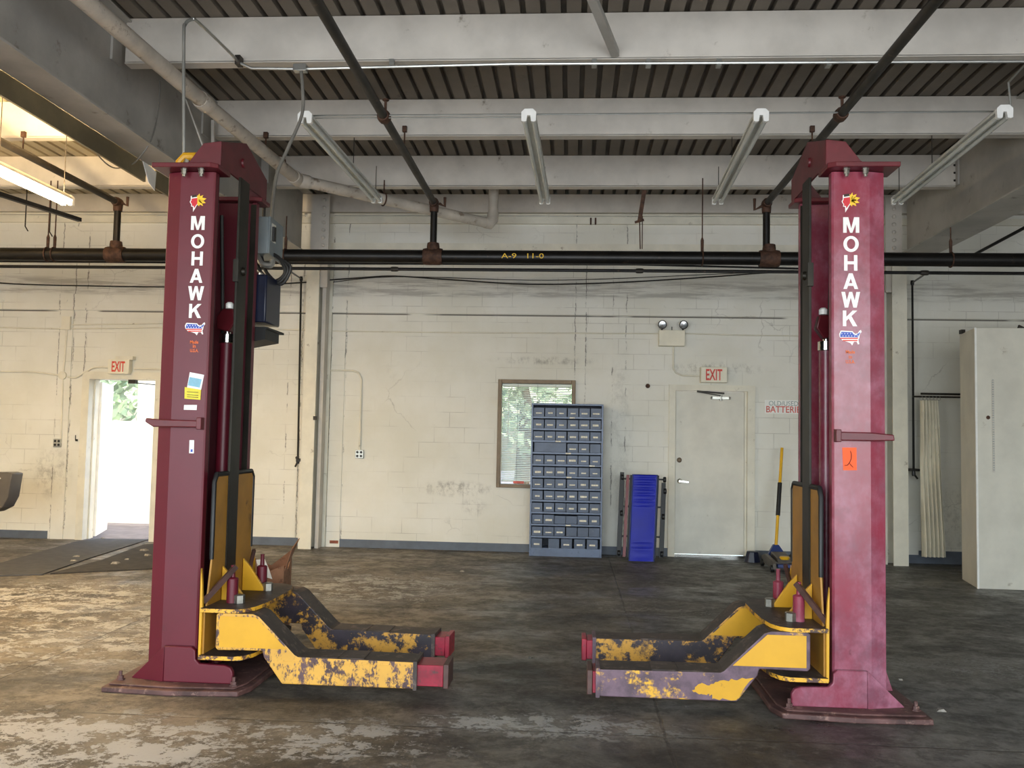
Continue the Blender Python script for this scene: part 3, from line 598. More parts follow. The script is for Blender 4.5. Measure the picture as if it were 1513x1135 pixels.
for k, m_ in ((.42, 'rusty'),):
    c = d2_.lerp(d3, k); part('pipe_strap', MB().torus(c, ax2, .070, .008, n=18, seg=6).tube([c+Vector((0, 0, .07)), c+Vector((0, 0, .22))], .008, 6), m_, t)
for px, py in ((412, 240),):
    c = at(px, py, Y=8.75); part('pipe_strap', MB().torus(c, ax, .070, .008, n=18, seg=6), 'rusty', t)
# braces beside the girder end of beams
q0, q1 = at(277, 150, X=-3.5), at(300, 222, X=-3.5)
tag(link_mesh('angle_brace', MB().bar(at(276, 148, Y=7.6), at(302, 220, Y=7.6), .05, .012), 'beam'), 'short slanting cream brace behind the yellow clamped tower top', 'brace')
tag(link_mesh('angle_brace', MB().bar(at(315, 178, Y=8.1), at(315, 225, Y=8.1), .03, .03), 'beam'), 'short upright cream brace under the drain pipe, beside the slanting one', 'brace')
tag(link_mesh('angle_brace', MB().bar(at(868, -20, Y=5.6), at(909, 79, Y=6.5), .06, .05), 'girder'), 'grey strut slanting down to the bottom edge of the conduit beam', 'brace')
# steel conduit on first beam with clamp and junction box
t = thing('steel_conduit', 'shiny steel conduit fixed along the bottom edge of the front beam', 'conduit', at(350, 92, Y=6.45))
part('conduit_run', MB().tube([at(352, 92, Y=6.46), at(372, 101, Y=6.46), at(445, 102, Y=6.46), at(757, 94.5, Y=6.46), (4.16, 6.46, at(1513, 91.5, Y=6.46).z)], .012, 8), 'emt', t)
for px in (579, 878, 958, 1062, 1224): q = at(px, 94, Y=6.47); part('conduit_strap', MB().box(q-Vector((.018, .018, .02)), q+Vector((.018, .04, .03))), 'emt', t)
q = at(444, 101, Y=6.45)
jb = part('junction_box', MB().box(q-Vector((.05, .03, .028)), q+Vector((.05, .03, .028))), 'emt', t, .004)
q0 = at(272, 236, Y=5.45)
pts = [q0-Vector((0, 0, .03)), at(271.5, 60, Y=5.45), at(274, 36, Y=5.47), at(283, 29, Y=5.5), at(294, 34, Y=5.6), at(340, 78, Y=6.3), at(352, 92, Y=6.46)]
tag(link_mesh('bent_conduit', MB().tube(smooth_path(pts, 5), .011, 8), 'emt'), 'thin steel conduit rising from the yellow clamp and bending to the beam', 'conduit')
q = at(352, 92, Y=6.46); tag(link_mesh('beam_clamp', MB().box(q-Vector((.02, .02, .02)), q+Vector((.02, .05, .05))), 'pipe_dull'), 'grey clamp where the bent conduit meets the beam', 'clamp')
tag(link_mesh('flexible_cable', MB().tube(smooth_path([at(445, 106, Y=6.45), at(447, 130, Y=6.42), at(446, 170, Y=6.4), at(425, 220, Y=6.3), at(408, 262, Y=6.2), (-2.16, 6.15, 3.01)], 6), .013, 8), 'cable_grey'), 'grey flexible cable looping from the junction box to the electrical box', 'cable')
# loose wires round the left girder
tag(link_mesh('loose_wire', MB().tube(smooth_path([at(0, 98, Y=5.4), at(60, 130, Y=5.9), at(140, 186, Y=6.6), at(200, 216, Y=7.3), at(258, 236, Y=7.9)], 6), .006, 6), 'cable_black'), 'dark wire lying along the underside of the grey girder', 'wire')
tag(link_mesh('loose_wire', MB().tube(smooth_path([at(236, 120, X=-3.5), at(234, 160, X=-3.5), at(224, 205, X=-3.48), at(205, 234, X=-3.6), at(195, 243, X=-3.74)], 6), .006, 6), 'cable_grey'), 'thin grey wire hanging from the girder down to its torn strip', 'wire')
tag(link_mesh('loose_wire', MB().tube(smooth_path([at(126, 188, X=-3.8), at(140, 222, X=-3.82), at(160, 244, X=-3.82), at(178, 248, X=-3.8), at(200, 236, X=-3.78)], 6), .006, 6), 'cable_grey'), 'grey wire drooping below the girder near the sprinkler pipe', 'wire')
# cables sagging along the back wall
for k, (pts, l, r) in enumerate((
    ([at(484, 414, Y=11.6), at(540, 410, Y=11.6), at(583, 408, Y=11.55), at(660, 413, Y=11.55), at(780, 420, Y=11.55), at(900, 418, Y=11.55), at(1040, 410, Y=11.5), at(1120, 404, Y=11.2), at(1200, 400, Y=11.1)], 'thick sagging black cable along the wall under the pipes', .009),
    ([at(484, 418, Y=11.62), at(583, 409, Y=11.6), at(780, 414, Y=11.6), at(900, 412, Y=11.6), at(1060, 405, Y=11.5), at(1180, 401, Y=11.2)], 'thin upper cable strung along the wall under the pipes', .005),
    ([at(-4, 418, Y=11.6), at(60, 421, Y=11.6), at(250, 424, Y=11.6), at(380, 421, Y=11.6), at(455, 417, Y=11.6)], 'dark cable along the upper wall above the open doorway', .009),)):
    tag(link_mesh('wall_cable', MB().tube(smooth_path(pts, 5), r, 6), 'cable_black'), l, 'cable')
for pts, l in (([at(470, 489, Y=WY-.015), at(620, 491, Y=WY-.015), at(760, 492, Y=WY-.015), at(974, 493, Y=WY-.015)], 'painted cable along the wall leading to the emergency light'),
               ([at(1013, 493, Y=WY-.015), at(1100, 495.5, Y=WY-.015), at(1318, 498, Y=WY-.015)], 'painted cable along the wall past the emergency light to the column'),
               ([at(-4, 484, Y=WY-.015), at(96, 486, Y=WY-.015), at(240, 484, Y=WY-.015), at(455, 488, Y=WY-.015)], 'painted conduit along the wall high above the open doorway'),
               ([at(107, 480, Y=WY-.015), at(240, 478, Y=WY-.015)], 'short painted conduit just above the long one near the doorway')):
    tag(link_mesh('wall_conduit', MB().tube(pts, .009, 8), 'cream'), l, 'conduit')

# ------------------------------------------------------------------ things on the back wall
def exit_sign(x0, x1, z0, z1, label, txtc):
    t = thing('exit_sign', label, 'sign', ((x0+x1)/2, WY-.05, z0), None)
    part('sign_box', MB().box((x0, WY-.10, z0), (x1, WY-.001, z1)), 'exit_face', t, .006)
    part('lettering', text_mb('EXIT', (z1-z0)*.72, ((x0+x1)/2, WY-.102, (z0+z1)/2), width=(x1-x0)*.62, bold=.02), 'red_letter', t, label='red EXIT letters')
    return t
t = exit_sign(-6.235, -5.94, 2.235, 2.43, 'cream EXIT sign with red letters above the open doorway', 0)
part('mounting_plate', MB().box((-6.14, WY-.09, 2.43), (-5.90, WY-.001, 2.475)), 'cream', t)
exit_sign(1.655, 1.99, 2.24, 2.44, 'cream EXIT sign with red letters above the closed white door', 0)
t = thing('emergency_light', 'beige emergency light box with two round lamp heads near the exit door', 'lamp', (1.28, WY-.05, 2.70))
part('light_box', MB().box((1.115, WY-.11, 2.705), (1.45, WY-.001, 2.91)), 'exit_face', t, .006)
for x, dx in ((1.155, -.02), (1.425, .03)):
    c = Vector((x, WY-.10, 2.985)); d = Vector((dx, -1, -.25)).normalized()
    h = part('lamp_head', MB().lathe(c+d*-.03, d, [(0, .02), (.015, .05), (.06, .058), (.07, .058)], 18).tube([c, (x, WY-.06, 2.90)], .012, 8), 'pipe_dull', t)
    part('lens', MB().lathe(c+d*.035, d, [(0, .052), (.008, .045), (.012, .01)], 18), 'chrome', h)
part('indicator', MB().tube([(1.285, WY-.06, 2.91), (1.285, WY-.06, 2.96)], .006, 6), 'pipe_dull', t)
tag(link_mesh('wall_conduit', MB().tube([at(995, 511, Y=WY-.02), at(995, 545, Y=WY-.02), at(999, 551, Y=WY-.02), at(1008, 555, Y=WY-.02), at(1034, 556, Y=WY-.02)], .011, 8), 'cream'), 'curved painted conduit from the emergency light down to the exit sign', 'conduit')
t = thing('battery_sign', 'small white wall sign reading BATTERIES in faded red stencil letters', 'sign', (2.74, WY-.01, 1.85))
c0 = at(1130, 591, Y=WY-.004); c1 = at(1190, 612, Y=WY-.004)
part('sign_board', MB().box((c0.x, WY-.006, c1.z), (c1.x, WY-.001, c0.z)), 'white', t)
part('lettering', text_mb('BATTERIES', .085, ((c0.x+c1.x)/2, WY-.008, c1.z+.055), width=(c1.x-c0.x)*.93, bold=.01), 'red_faded', t)
part('lettering', text_mb('OLD/USED', .06, ((c0.x+c1.x)/2-.02, WY-.008, c0.z-.042), width=(c1.x-c0.x)*.72), 'grey_faded', t, label='faded grey stencil letters')
# outlets
def outlet(x, z, label):
    t = thing('wall_outlet', label, 'outlet', (x, WY-.02, z-.06))
    p = part('cover_plate', MB().box((x-.055, WY-.035, z-.055), (x+.055, WY-.001, z+.055)), 'emt', t, .004)
    for dx in (-.025, .025):
        for dz in (-.025, .025): part('socket', MB().lathe((x+dx, WY-.036, z+dz), (0, -1, 0), [(0, .017), (.003, .017)], 10), 'black_rubber', p)
outlet(-2.785, 1.225, 'steel four socket wall outlet left of the window, under a bent conduit')
bpy.data.objects['wall_outlet']['label'] = 'steel four socket wall outlet under the bent conduit between column and window'
outlet(-6.93, 1.29, 'dark four socket wall outlet beside the open doorway')
tag(link_mesh('wall_conduit', MB().tube([at(480, 547, Y=WY-.02), at(522, 548, Y=WY-.02), at(530, 551, Y=WY-.02), at(534, 560, Y=WY-.02), at(531.5, 664, Y=WY-.02)], .012, 8), 'cream'), 'bent painted conduit leading down to the outlet beside the window', 'conduit')
t = thing('junction_box', 'round painted junction box on the wall up beside the doorway', 'junction box', at(94, 555, Y=WY-.03))
q = at(94, 555, Y=WY-.001)
part('round_box', MB().lathe(q, (0, -1, 0), [(0, .055), (.04, .055), (.045, .045)], 18), 'cream', t)
w = MB(); w.tube([at(94, 548, Y=WY-.02), at(99, 487, Y=WY-.02)], .014, 8); w.tube([at(93, 562, Y=WY-.02), at(90, 655, Y=WY-.02)], .011, 8)
w.tube(smooth_path([at(-4, 549, Y=WY-.02), at(50, 550, Y=WY-.02), at(75, 553, Y=WY-.02), at(88, 555, Y=WY-.02)], 4), .012, 8)
w.tube(smooth_path([at(100, 557, Y=WY-.02), at(112, 558, Y=WY-.02), at(128, 549, Y=WY-.02), at(140, 543, Y=WY-.02), at(160, 543, Y=WY-.02)], 4), .012, 8)
w.tube([at(198, 545, Y=WY-.02), at(245, 546, Y=WY-.02)], .012, 8); part('conduit_run', w, 'cream', t)
q = at(100, 478, Y=WY-.001); part('wall_box', MB().box(q+Vector((-.06, -.05, -.09)), q+Vector((.06, 0, .09))), 'cream', t)
tag(link_mesh('small_hook', MB().box(at(111, 649, Y=WY-.02), at(115, 652, Y=WY-.001)).box(at(111, 643, Y=WY-.02), at(112, 650, Y=WY-.001)), 'pipe_dull'), 'tiny dark hook on the wall beside the open doorway', 'hook')
tag(link_mesh('pipe_stub', MB().lathe(at(957, 570.5, Y=WY), (0, -1, 0), [(0, .026), (.012, .03), (.014, .016), (.004, .012)], 12), 'rusty'), 'small round rusty pipe hole in the wall near the white door', 'pipe')
tag(link_mesh('bare_brick_patch', MB().box((-3.08, WY-.016, .045), (-3.035, WY+.0, .085)).box((-3.15, WY-.0155, .045), (-3.08, WY, .085)), 'brick_bare'), 'bare red brick patch at the foot of the pier beside the column', 'brick')
# dark curved metal thing at the frame edge
q = Vector((-6.78, 9.9, 0)); pr = [at(-60, 699, Y=10.2), at(10, 698, Y=10.2), at(18, 700, Y=10.2), at(16, 712, Y=10.2), at(12, 735, Y=10.2), at(4, 750, Y=10.2), at(-10, 757, Y=10.2), at(-60, 762, Y=10.2)]
t = thing('metal_stool', 'dark grey rounded metal seat cut off by the frame edge', 'stool', (pr[0].x, 10.3, 0))
part('seat', MB().prism(pr, (0, .22, 0)), 'blob', t, .01)
part('leg', MB().tube([(pr[0].x+.1, 10.31, 0), (pr[0].x+.1, 10.31, pr[-1].z+.05)], .03, 10), 'blob', t)
part('rivet', MB().lathe(at(1, 707, Y=10.2), (0, -1, 0), [(0, .012), (.008, .01)], 8), 'chrome', t)
q = at(5, 790, Z=.0)
tag(link_mesh('concrete_lump', MB().box(q+Vector((-.25, -.06, 0)), q+Vector((-.02, .05, .09))).box(q+Vector((-.04, -.09, 0)), q+Vector((.07, 0, .06))), 'stone', bevel=.02), 'dark lumps of rubble on the floor against the wall at the frame edge', 'rubble')

# ------------------------------------------------------------------ parts cabinet
cx0, cx1, cyf, cyb, ch_ = -.505, .405, 11.30, 11.60, 1.925
t = thing('drawer_cabinet', 'slate blue steel cabinet of small labelled drawers in front of the window', 'cabinet', (0, 11.45, 0))
rows = 12; rh = (ch_-.10-.02)/rows; zb = .10
b_ = MB(); th = .022
b_.box((cx0, cyf, 0), (cx0+th, cyb, ch_)).box((cx1-th, cyf, 0), (cx1, cyb, ch_)).box((cx0, cyb-.01, 0), (cx1, cyb, ch_)).box((cx0+th, cyf, ch_-.022), (cx1-th, cyb-.01, ch_))
b_.box((cx0+th, cyf+.005, 0), (cx1-th, cyb-.01, .085))
part('cabinet_body', b_, 'slate', t, .002)
part('back_panel', MB().box((cx0+.024, cyb-.03, .09), (cx1-.024, cyb-.012, ch_-.024)), 'slate_in', t)
for r in range(rows):
    part('shelf', MB().box((cx0+th, cyf+.002, zb+r*rh-.018), (cx1-th, cyb-.01, zb+r*rh+.004)), 'slate', t)
iw = (cx1-cx0-2*th); dw = iw/6
def drawer(x0, x1, z0, z1, push, card, w_=.5):
    d = part('drawer', MB().box((x0+.003, cyf+.012+push, z0), (x1-.003, cyf+.24+push, z1)), 'slate_draw', t)
    if card:
        c = (x0+x1)/2; part('label_card', MB().box((c-dw*w_*.5, cyf+.008+push, z0+(z1-z0)*.30), (c+dw*w_*.5, cyf+.0115+push, z0+(z1-z0)*(.30+.16*random.uniform(.8, 1.5)))), 'card', d)
for r in range(rows):
    z0 = zb+(rows-1-r)*rh+.007; z1 = z0+rh-.042
    if r == 11:
        for a in (0, 1.5, 2.6, 3.75, 4.85): x = cx0+th+a*dw; drawer(x, x+dw*.98, z0-.003, z1+.004, random.uniform(0, .02), a != 1.5)
        continue
    for c_ in range(6):
        if r == 3 and c_ < 3: continue
        if r == 9 and c_ in (2, 3): drawer(cx0+th+c_*dw, cx0+th+(c_+1)*dw, z0, z1-.01, .03, False); continue
        x = cx0+th+c_*dw+random.uniform(0, .006); drawer(x, x+dw-.006, z0, z1, random.uniform(0, .03), not (r == 3 and c_ == 5) and not (r == 10 and c_ > 2), random.uniform(.4, .62))
    if r == 3: part('blank_panel', MB().box((cx0+th+.02, cyf+.04, z0), (cx0+th+3*dw-.01, cyf+.06, z1+.01)), 'slate_draw', t)
# lay the cabinet lightly: shelf tags
for r, a in ((0, 3.2), (2, 2.0), (3, 2.9), (4, 5.0), (5, 3.0), (9, 3.0)):
    z = zb+(rows-1-r)*rh-.012; part('shelf_tag', MB().box((cx0+th+a*dw, cyf-.001, z-.004), (cx0+th+(a+.45)*dw, cyf+.002, z+.012)), 'card', t)

# ------------------------------------------------------------------ creepers
def lean(px, z, Y): return at(px, 800, Y=Y).x
t = thing('mechanic_creeper', 'folded bright blue vinyl mechanic creeper standing on end against the wall', 'creeper', (.86, 11.05, 0))
xa, xb, yb, yt = .70, 1.04, 10.98, 11.10
def SL(x, z, dy=0, sh=.045): return Vector((x+sh*z/1.05, yb+(yt-yb)*z/1.05+dy, z))
pad = MB(); zs = [0.02, .10, .22, .62, .70, .76, .80, .86, .90, .95, .99, 1.03, 1.06]
k = 0
for z_, z__ in ((.02, .16), (.165, .25), (.255, .66), (.665, .74), (.745, .82), (.825, .885), (.89, .95), (.955, 1.01), (1.015, 1.06)):
    m = 8; ring0 = []
    vs = []; fs = []
    for i in range(m+1):
        zz = z_+(z__-z_)*i/m; bul = math.sin(PI*i/m)*.012
        for j in range(7):
            xx = xa+.03+(xb-xa-.06)*j/6*(1.0); vs.append(SL(xx, zz, -.035-bul*(math.sin(PI*j/6)**.4)))
    for i in range(m):
        for j in range(6): fs.append((i*7+j, i*7+j+1, (i+1)*7+j+1, (i+1)*7+j))
    pad.add(vs, fs)
pad.prism([SL(xa+.02, .02, -.036), SL(xb-.02, .02, -.036), SL(xb-.02, 1.06, -.036), SL(xa+.02, 1.06, -.036)], (0, .05, 0))
part('pad', pad, 'blue_pad', t)
part('pad_trim', MB().tube([SL(xa+.02, .02, -.04), SL(xa+.02, 1.06, -.04), SL(xb-.02, 1.06, -.04), SL(xb-.02, .02, -.04)], .009, 6), 'blue_jack', t)
fr = MB()
for x in (xa+.005, xb-.005): fr.bar(SL(x, .05, .03), SL(x, 1.05, .03), .025, .03)
part('frame', fr, 'black_rubber', t)
t = thing('mechanic_creeper', 'black and red framed folded creeper standing behind the blue one', 'creeper', (.86, 11.2, 0))
f2 = MB()
for x, tz in ((.60, 1.08), (1.115, .96)):
    f2.bar(SL(x, .06, .06, .04), SL(x, tz, .06, .04), .05, .035).bar(SL(x+.02, .10, .10, .04), SL(x+.02, tz-.1, .10, .04), .03, .03)
for z_ in (.30, .66, 1.0): f2.bar(SL(.60, z_, .09), SL(1.12, z_, .09), .025, .02)
part('frame', f2, 'black_rubber', t)
part('side_rail', MB().bar(SL(.665, .06, .03), SL(.665, 1.05, .03), .035, .03), 'red_frame', t, label='dark red side rail')
for x, z_ in ((.60, .10), (1.12, .10), (1.12, 1.0), (1.13, .86), (.61, .58), (.60, 1.02), (1.12, .55)):
    c = SL(x, z_, .05); part('caster', MB().lathe(c-Vector((.018, 0, 0)), (1, 0, 0), [(0, .03), (.006, .036), (.03, .036), (.036, .03)], 14), 'black_rubber', t)

# ------------------------------------------------------------------ floor jack
t = thing('floor_jack', 'low blue and grey floor jack with a tall yellow handle by the wall', 'jack', (2.5, 10.9, 0))
jx, jy = 2.50, 10.75
for x in (jx-.15, jx+.15): part('side_plate', MB().prism([(x-.02, jy-.28, .03), (x-.02, jy+.33, .05), (x-.02, jy+.33, .12), (x-.02, jy+.15, .16), (x-.02, jy-.2, .13), (x-.02, jy-.28, .10)], (.04, 0, 0)), 'jack_grey', t, .006)
part('lift_arm', MB().prism([(jx-.085, jy-.15, .09), (jx-.085, jy+.25, .12), (jx-.085, jy+.22, .18), (jx-.085, jy-.12, .145)], (.17, 0, 0)), 'jack_grey', t, .01)
part('tray', MB().box((jx-.11, jy-.26, .05), (jx+.11, jy-.17, .09)), 'blue_jack', t, .006)
part('saddle', MB().lathe((jx, jy-.11, .13), (0, 0, 1), [(0, .05), (.02, .058), (.035, .05)], 16), 'handle_yellow', t)
part('handle_socket', MB().prism([(jx-.13, jy+.24, .10), (jx+.13, jy+.24, .10), (jx+.03, jy+.30, .25), (jx-.03, jy+.30, .25)], (0, .07, 0)), 'blue_jack', t, .006)
for x in (jx-.17, jx+.17):
    for y in (-.24, .28): part('wheel', MB().lathe((x-.02, jy+y, .04), (1, 0, 0), [(0, .036), (.005, .04), (.035, .04), (.04, .036)], 14), 'black_rubber', t)
h0 = Vector((jx+.0, jy+.32, .24)); h1 = at(1155.5, 662, Y=11.38)
part('handle', MB().tube([h0, h1], .019, 12), 'handle_yellow', t)
part('handle_grip', MB().tube([h0.lerp(h1, .30), h0.lerp(h1, .635)], .027, 12), 'black_rubber', t)
tag(link_mesh('small_black_bag', MB().add([(2.28+.11*math.cos(a)*(1-.3*h), 11.35+.09*math.sin(a)*(1-.3*h), .13*h) for h in (0, .5, 1) for a in [i*PI/4 for i in range(8)]], [(i, (i+1) % 8, 8+(i+1) % 8, 8+i) for i in range(8)]+[(8+i, 8+(i+1) % 8, 16+(i+1) % 8, 16+i) for i in range(8)]+[tuple(range(16, 24))]), 'navy', bevel=.01), 'small dark lump against the skirting behind the floor jack', 'bag')

# ------------------------------------------------------------------ curtain, rod, partition
t = thing('shower_curtain', 'cream fabric curtain gathered on a rod beside the tall partition', 'curtain', (4.42, 11.2, .12))
cu = MB(); nx, nz = 60, 16; vs = []
for i in range(nz+1):
    z_ = 2.04-(2.04-.13)*i/nz; sp = .85+.30*i/nz
    for j in range(nx+1):
        u = j/nx; xx = 4.285+.02*math.sin(i*.5)*.3+(u*.25)*sp; yy = 11.26+.035*math.sin(u*PI*11+.4*math.sin(i*.3))*(.6+.4*i/nz)+.012*math.sin(u*37+i*.4)
        vs.append((xx, yy, z_))
cu.add(vs, [(i*(nx+1)+j, i*(nx+1)+j+1, (i+1)*(nx+1)+j+1, (i+1)*(nx+1)+j) for i in range(nz) for j in range(nx)])
o = part('curtain_cloth', cu, 'cloth', t); sd = o.modifiers.new('thick', 'SOLIDIFY'); sd.thickness = .003
for k in range(6): part('curtain_ring', MB().torus((4.30+k*.042, 11.26, 2.065), (1, .3, 0), .026, .003, n=12, seg=5), 'emt', t)
tag(link_mesh('curtain_rod', MB().tube([(4.19, 11.26, 2.085), (5.3, 11.26, 2.085)], .011, 8).tube([(4.32, 11.33, 2.125), (5.3, 11.33, 2.125)], .013, 8), 'pipe_dull'), 'double dark curtain rod reaching from the column to the partition', 'rod')
A0 = at(1444.8, 870, Z=0); B0 = at(1420, 855, Z=0); C0 = at(1513, 875, Z=0); ht = 2.75
dr = (C0-A0).normalized(); C1 = A0+Vector((1, 0, 0))*2.6+Vector((0, -.05, 0))
B1 = Vector((A0.x+.03, 11.62, 0))
B1 = A0 + (B0-A0)*((11.6-A0.y)/(B0.y-A0.y)); B1.z = 0
mb = MB().prism([A0, C1, C1+Vector((0, .16, 0)), A0+(B0-A0).normalized()*.66+Vector((.14, 0, 0)), A0+(B0-A0).normalized()*.66], (0, 0, ht))
pt = thing('partition_wall', 'tall cream partition wall standing short of the roof near the curtain', 'partition', A0)
part('partition_panel', mb, 'door', pt, .004)
part('corner_trim', MB().box(A0+Vector((-.006, -.006, 0)), A0+Vector((.014, .008, ht))), 'white', pt)
ru = MB(); r0, r1 = at(1466, 562, Y=A0.y-.02), at(1469, 698, Y=A0.y-.02)
yf = A0.y - (r0.x-A0.x)*.05/2.6-.006
part('ruler_strip', MB().box((r0.x, yf, r1.z), (r0.x+.024, yf+.004, r0.z)), 'beam', pt, label='printed height ruler strip')
tk = MB(); z_ = r1.z+.02
while z_ < r0.z: tk.box((r0.x+.002, yf-.001, z_), (r0.x+.020, yf+.0005, z_+.007)); z_ += .025
part('ruler_marks', tk, 'grey_faded', pt)
q = at(1461, 617, Y=A0.y-.02); part('nail_scar', MB().lathe((q.x, yf+.004, q.z), (0, -1, 0), [(0, .022), (.006, .012)], 7), 'rusty', pt)
for px, py in ((1422, 489), (1500, 485)): q = at(px, py, Y=10.1); 
tag(link_mesh('scrap_bracket', MB().box((4.36, 10.25, ht), (4.40, 10.32, ht+.045)), 'pipe_dull'), 'small dark bracket lying on top of the partition corner', 'bracket')
tag(link_mesh('scrap_bracket', MB().prism([(4.72, 9.72, ht), (4.80, 9.72, ht), (4.73, 9.72, ht+.035)], (0, .03, 0)), 'pipe_dull'), 'small dark wedge on the partition top near the frame edge', 'bracket')

# ------------------------------------------------------------------ floor mats, carton, litter
def flat(name, pts, mat_, label, cat, z=.012):
    P = [Vector((p.x, p.y, 0)) for p in pts]
    return tag(link_mesh(name, MB().prism(P, (0, 0, z)), mat_, bevel=.003), label, cat)
m0 = [at(-10, 852, Z=0), at(62, 850, Z=0), at(132, 826, Z=0), at(214, 800, Z=0), at(225, 798, Z=0), at(146, 797, Z=0), at(110, 802, Z=0), at(30, 825, Z=0), at(-10, 836, Z=0)]
flat('floor_mat', m0, 'mat', 'long dark grey floor mat leading to the open doorway', 'mat')
m1 = [at(74, 849, Z=0), at(235, 841, Z=0), at(300, 842, Z=0), at(300, 806, Z=0), at(236, 805, Z=0), at(212, 806, Z=0), at(150, 829, Z=0)]
flat('floor_mat', m1, 'mat2', 'brown black rubber mat beside the grey one, behind the first tower', 'mat', .014)
for k, (px, py, s_) in enumerate(((114, 822, .04), (110, 828, .035), (172, 832, .05), (212, 813, .05), (218, 820, .045), (188, 826, .03), (153, 795, .03), (683, 842, .035), (1257, 980, .025), (1330, 1000, .02), (1390, 1045, .03), (1260, 1010, .03), (95, 1140, .02))):
    q = at(px, py, Z=.02); vs = []
    o = MB(); vs = [(q.x+s_*x*random.uniform(.5, 1.1), q.y+s_*y*random.uniform(.5, 1), .014+s_*.5*z*random.uniform(.6, 1)) for x, y, z in ((-1, -1, 0), (1, -1, 0), (1, 1, 0), (-1, 1, 0), (-.7, -.6, 1), (.6, -.7, 1), (.7, .5, 1), (-.5, .7, 1))]
    o.add(vs, [(0, 3, 2, 1), (4, 5, 6, 7), (0, 1, 5, 4), (1, 2, 6, 5), (2, 3, 7, 6), (3, 0, 4, 7)])
    if k == 12: continue
    if k > 6: 
        for v in o.v: v.z -= .014
    tag(link_mesh('concrete_chip', o, 'stone'), 'small pale chip of debris lying on the floor', 'debris', 'chips of debris on the floor')
# carton behind the left lift
t = thing('cardboard_box', 'torn open brown cardboard box behind the yellow carriage of the first tower', 'box', (-1.93, 6.45, 0))
bx = Vector((-2.12, 6.30, 0)); hb = .30
cb = MB()
def pan(p, q, z0, z1, zq=None):
    p, q = Vector(p), Vector(q); d = (q-p).normalized(); nrm = Vector((-d.y, d.x, 0))*.006
    cb.prism([p+Vector((0, 0, z0)), q+Vector((0, 0, z0)), q+Vector((0, 0, zq or z1)), p.lerp(q, .55)+Vector((0, 0, min(z1, zq or z1)-.05)), p+Vector((0, 0, z1))], nrm)
e0, e1, e2, e3 = Vector((-2.30, 6.30, 0)), Vector((-2.04, 6.33, 0)), Vector((-2.07, 6.60, 0)), Vector((-2.34, 6.57, 0))
pan(e0, e1, .005, .60, .54); pan(e1, e2, .005, .54, .60); pan(e2, e3, .005, .62, .55); pan(e3, e0, .005, .55, .56)
cb.prism([e0+Vector((0, 0, .006)), e1+Vector((0, 0, .006)), e2+Vector((0, 0, .006)), e3+Vector((0, 0, .006))], (0, 0, .006))
part('carton', cb, 'card_brown', t)
part('open_flap', MB().prism([e1+Vector((0, 0, .50)), e2+Vector((0, 0, .58)), e2+Vector((.04, .03, .70)), e1+Vector((.05, 0, .66))], (.006, 0, 0)), 'card_brown', t)
q = at(388, 838, Y=6.32)
pp = MB(); pp.add([q+Vector(v) for v in ((-.05, 0, .05), (.02, -.02, .06), (.05, 0, -.02), (.08, -.02, -.08), (.02, .0, -.07), (-.03, -.02, .0))], [(0, 1, 2, 5), (5, 2, 3, 4)])
o = tag(link_mesh('paper_sheet', pp, 'white'), 'crumpled white paper sticking out of the cardboard box', 'paper'); sd = o.modifiers.new('t', 'SOLIDIFY'); sd.thickness = .003
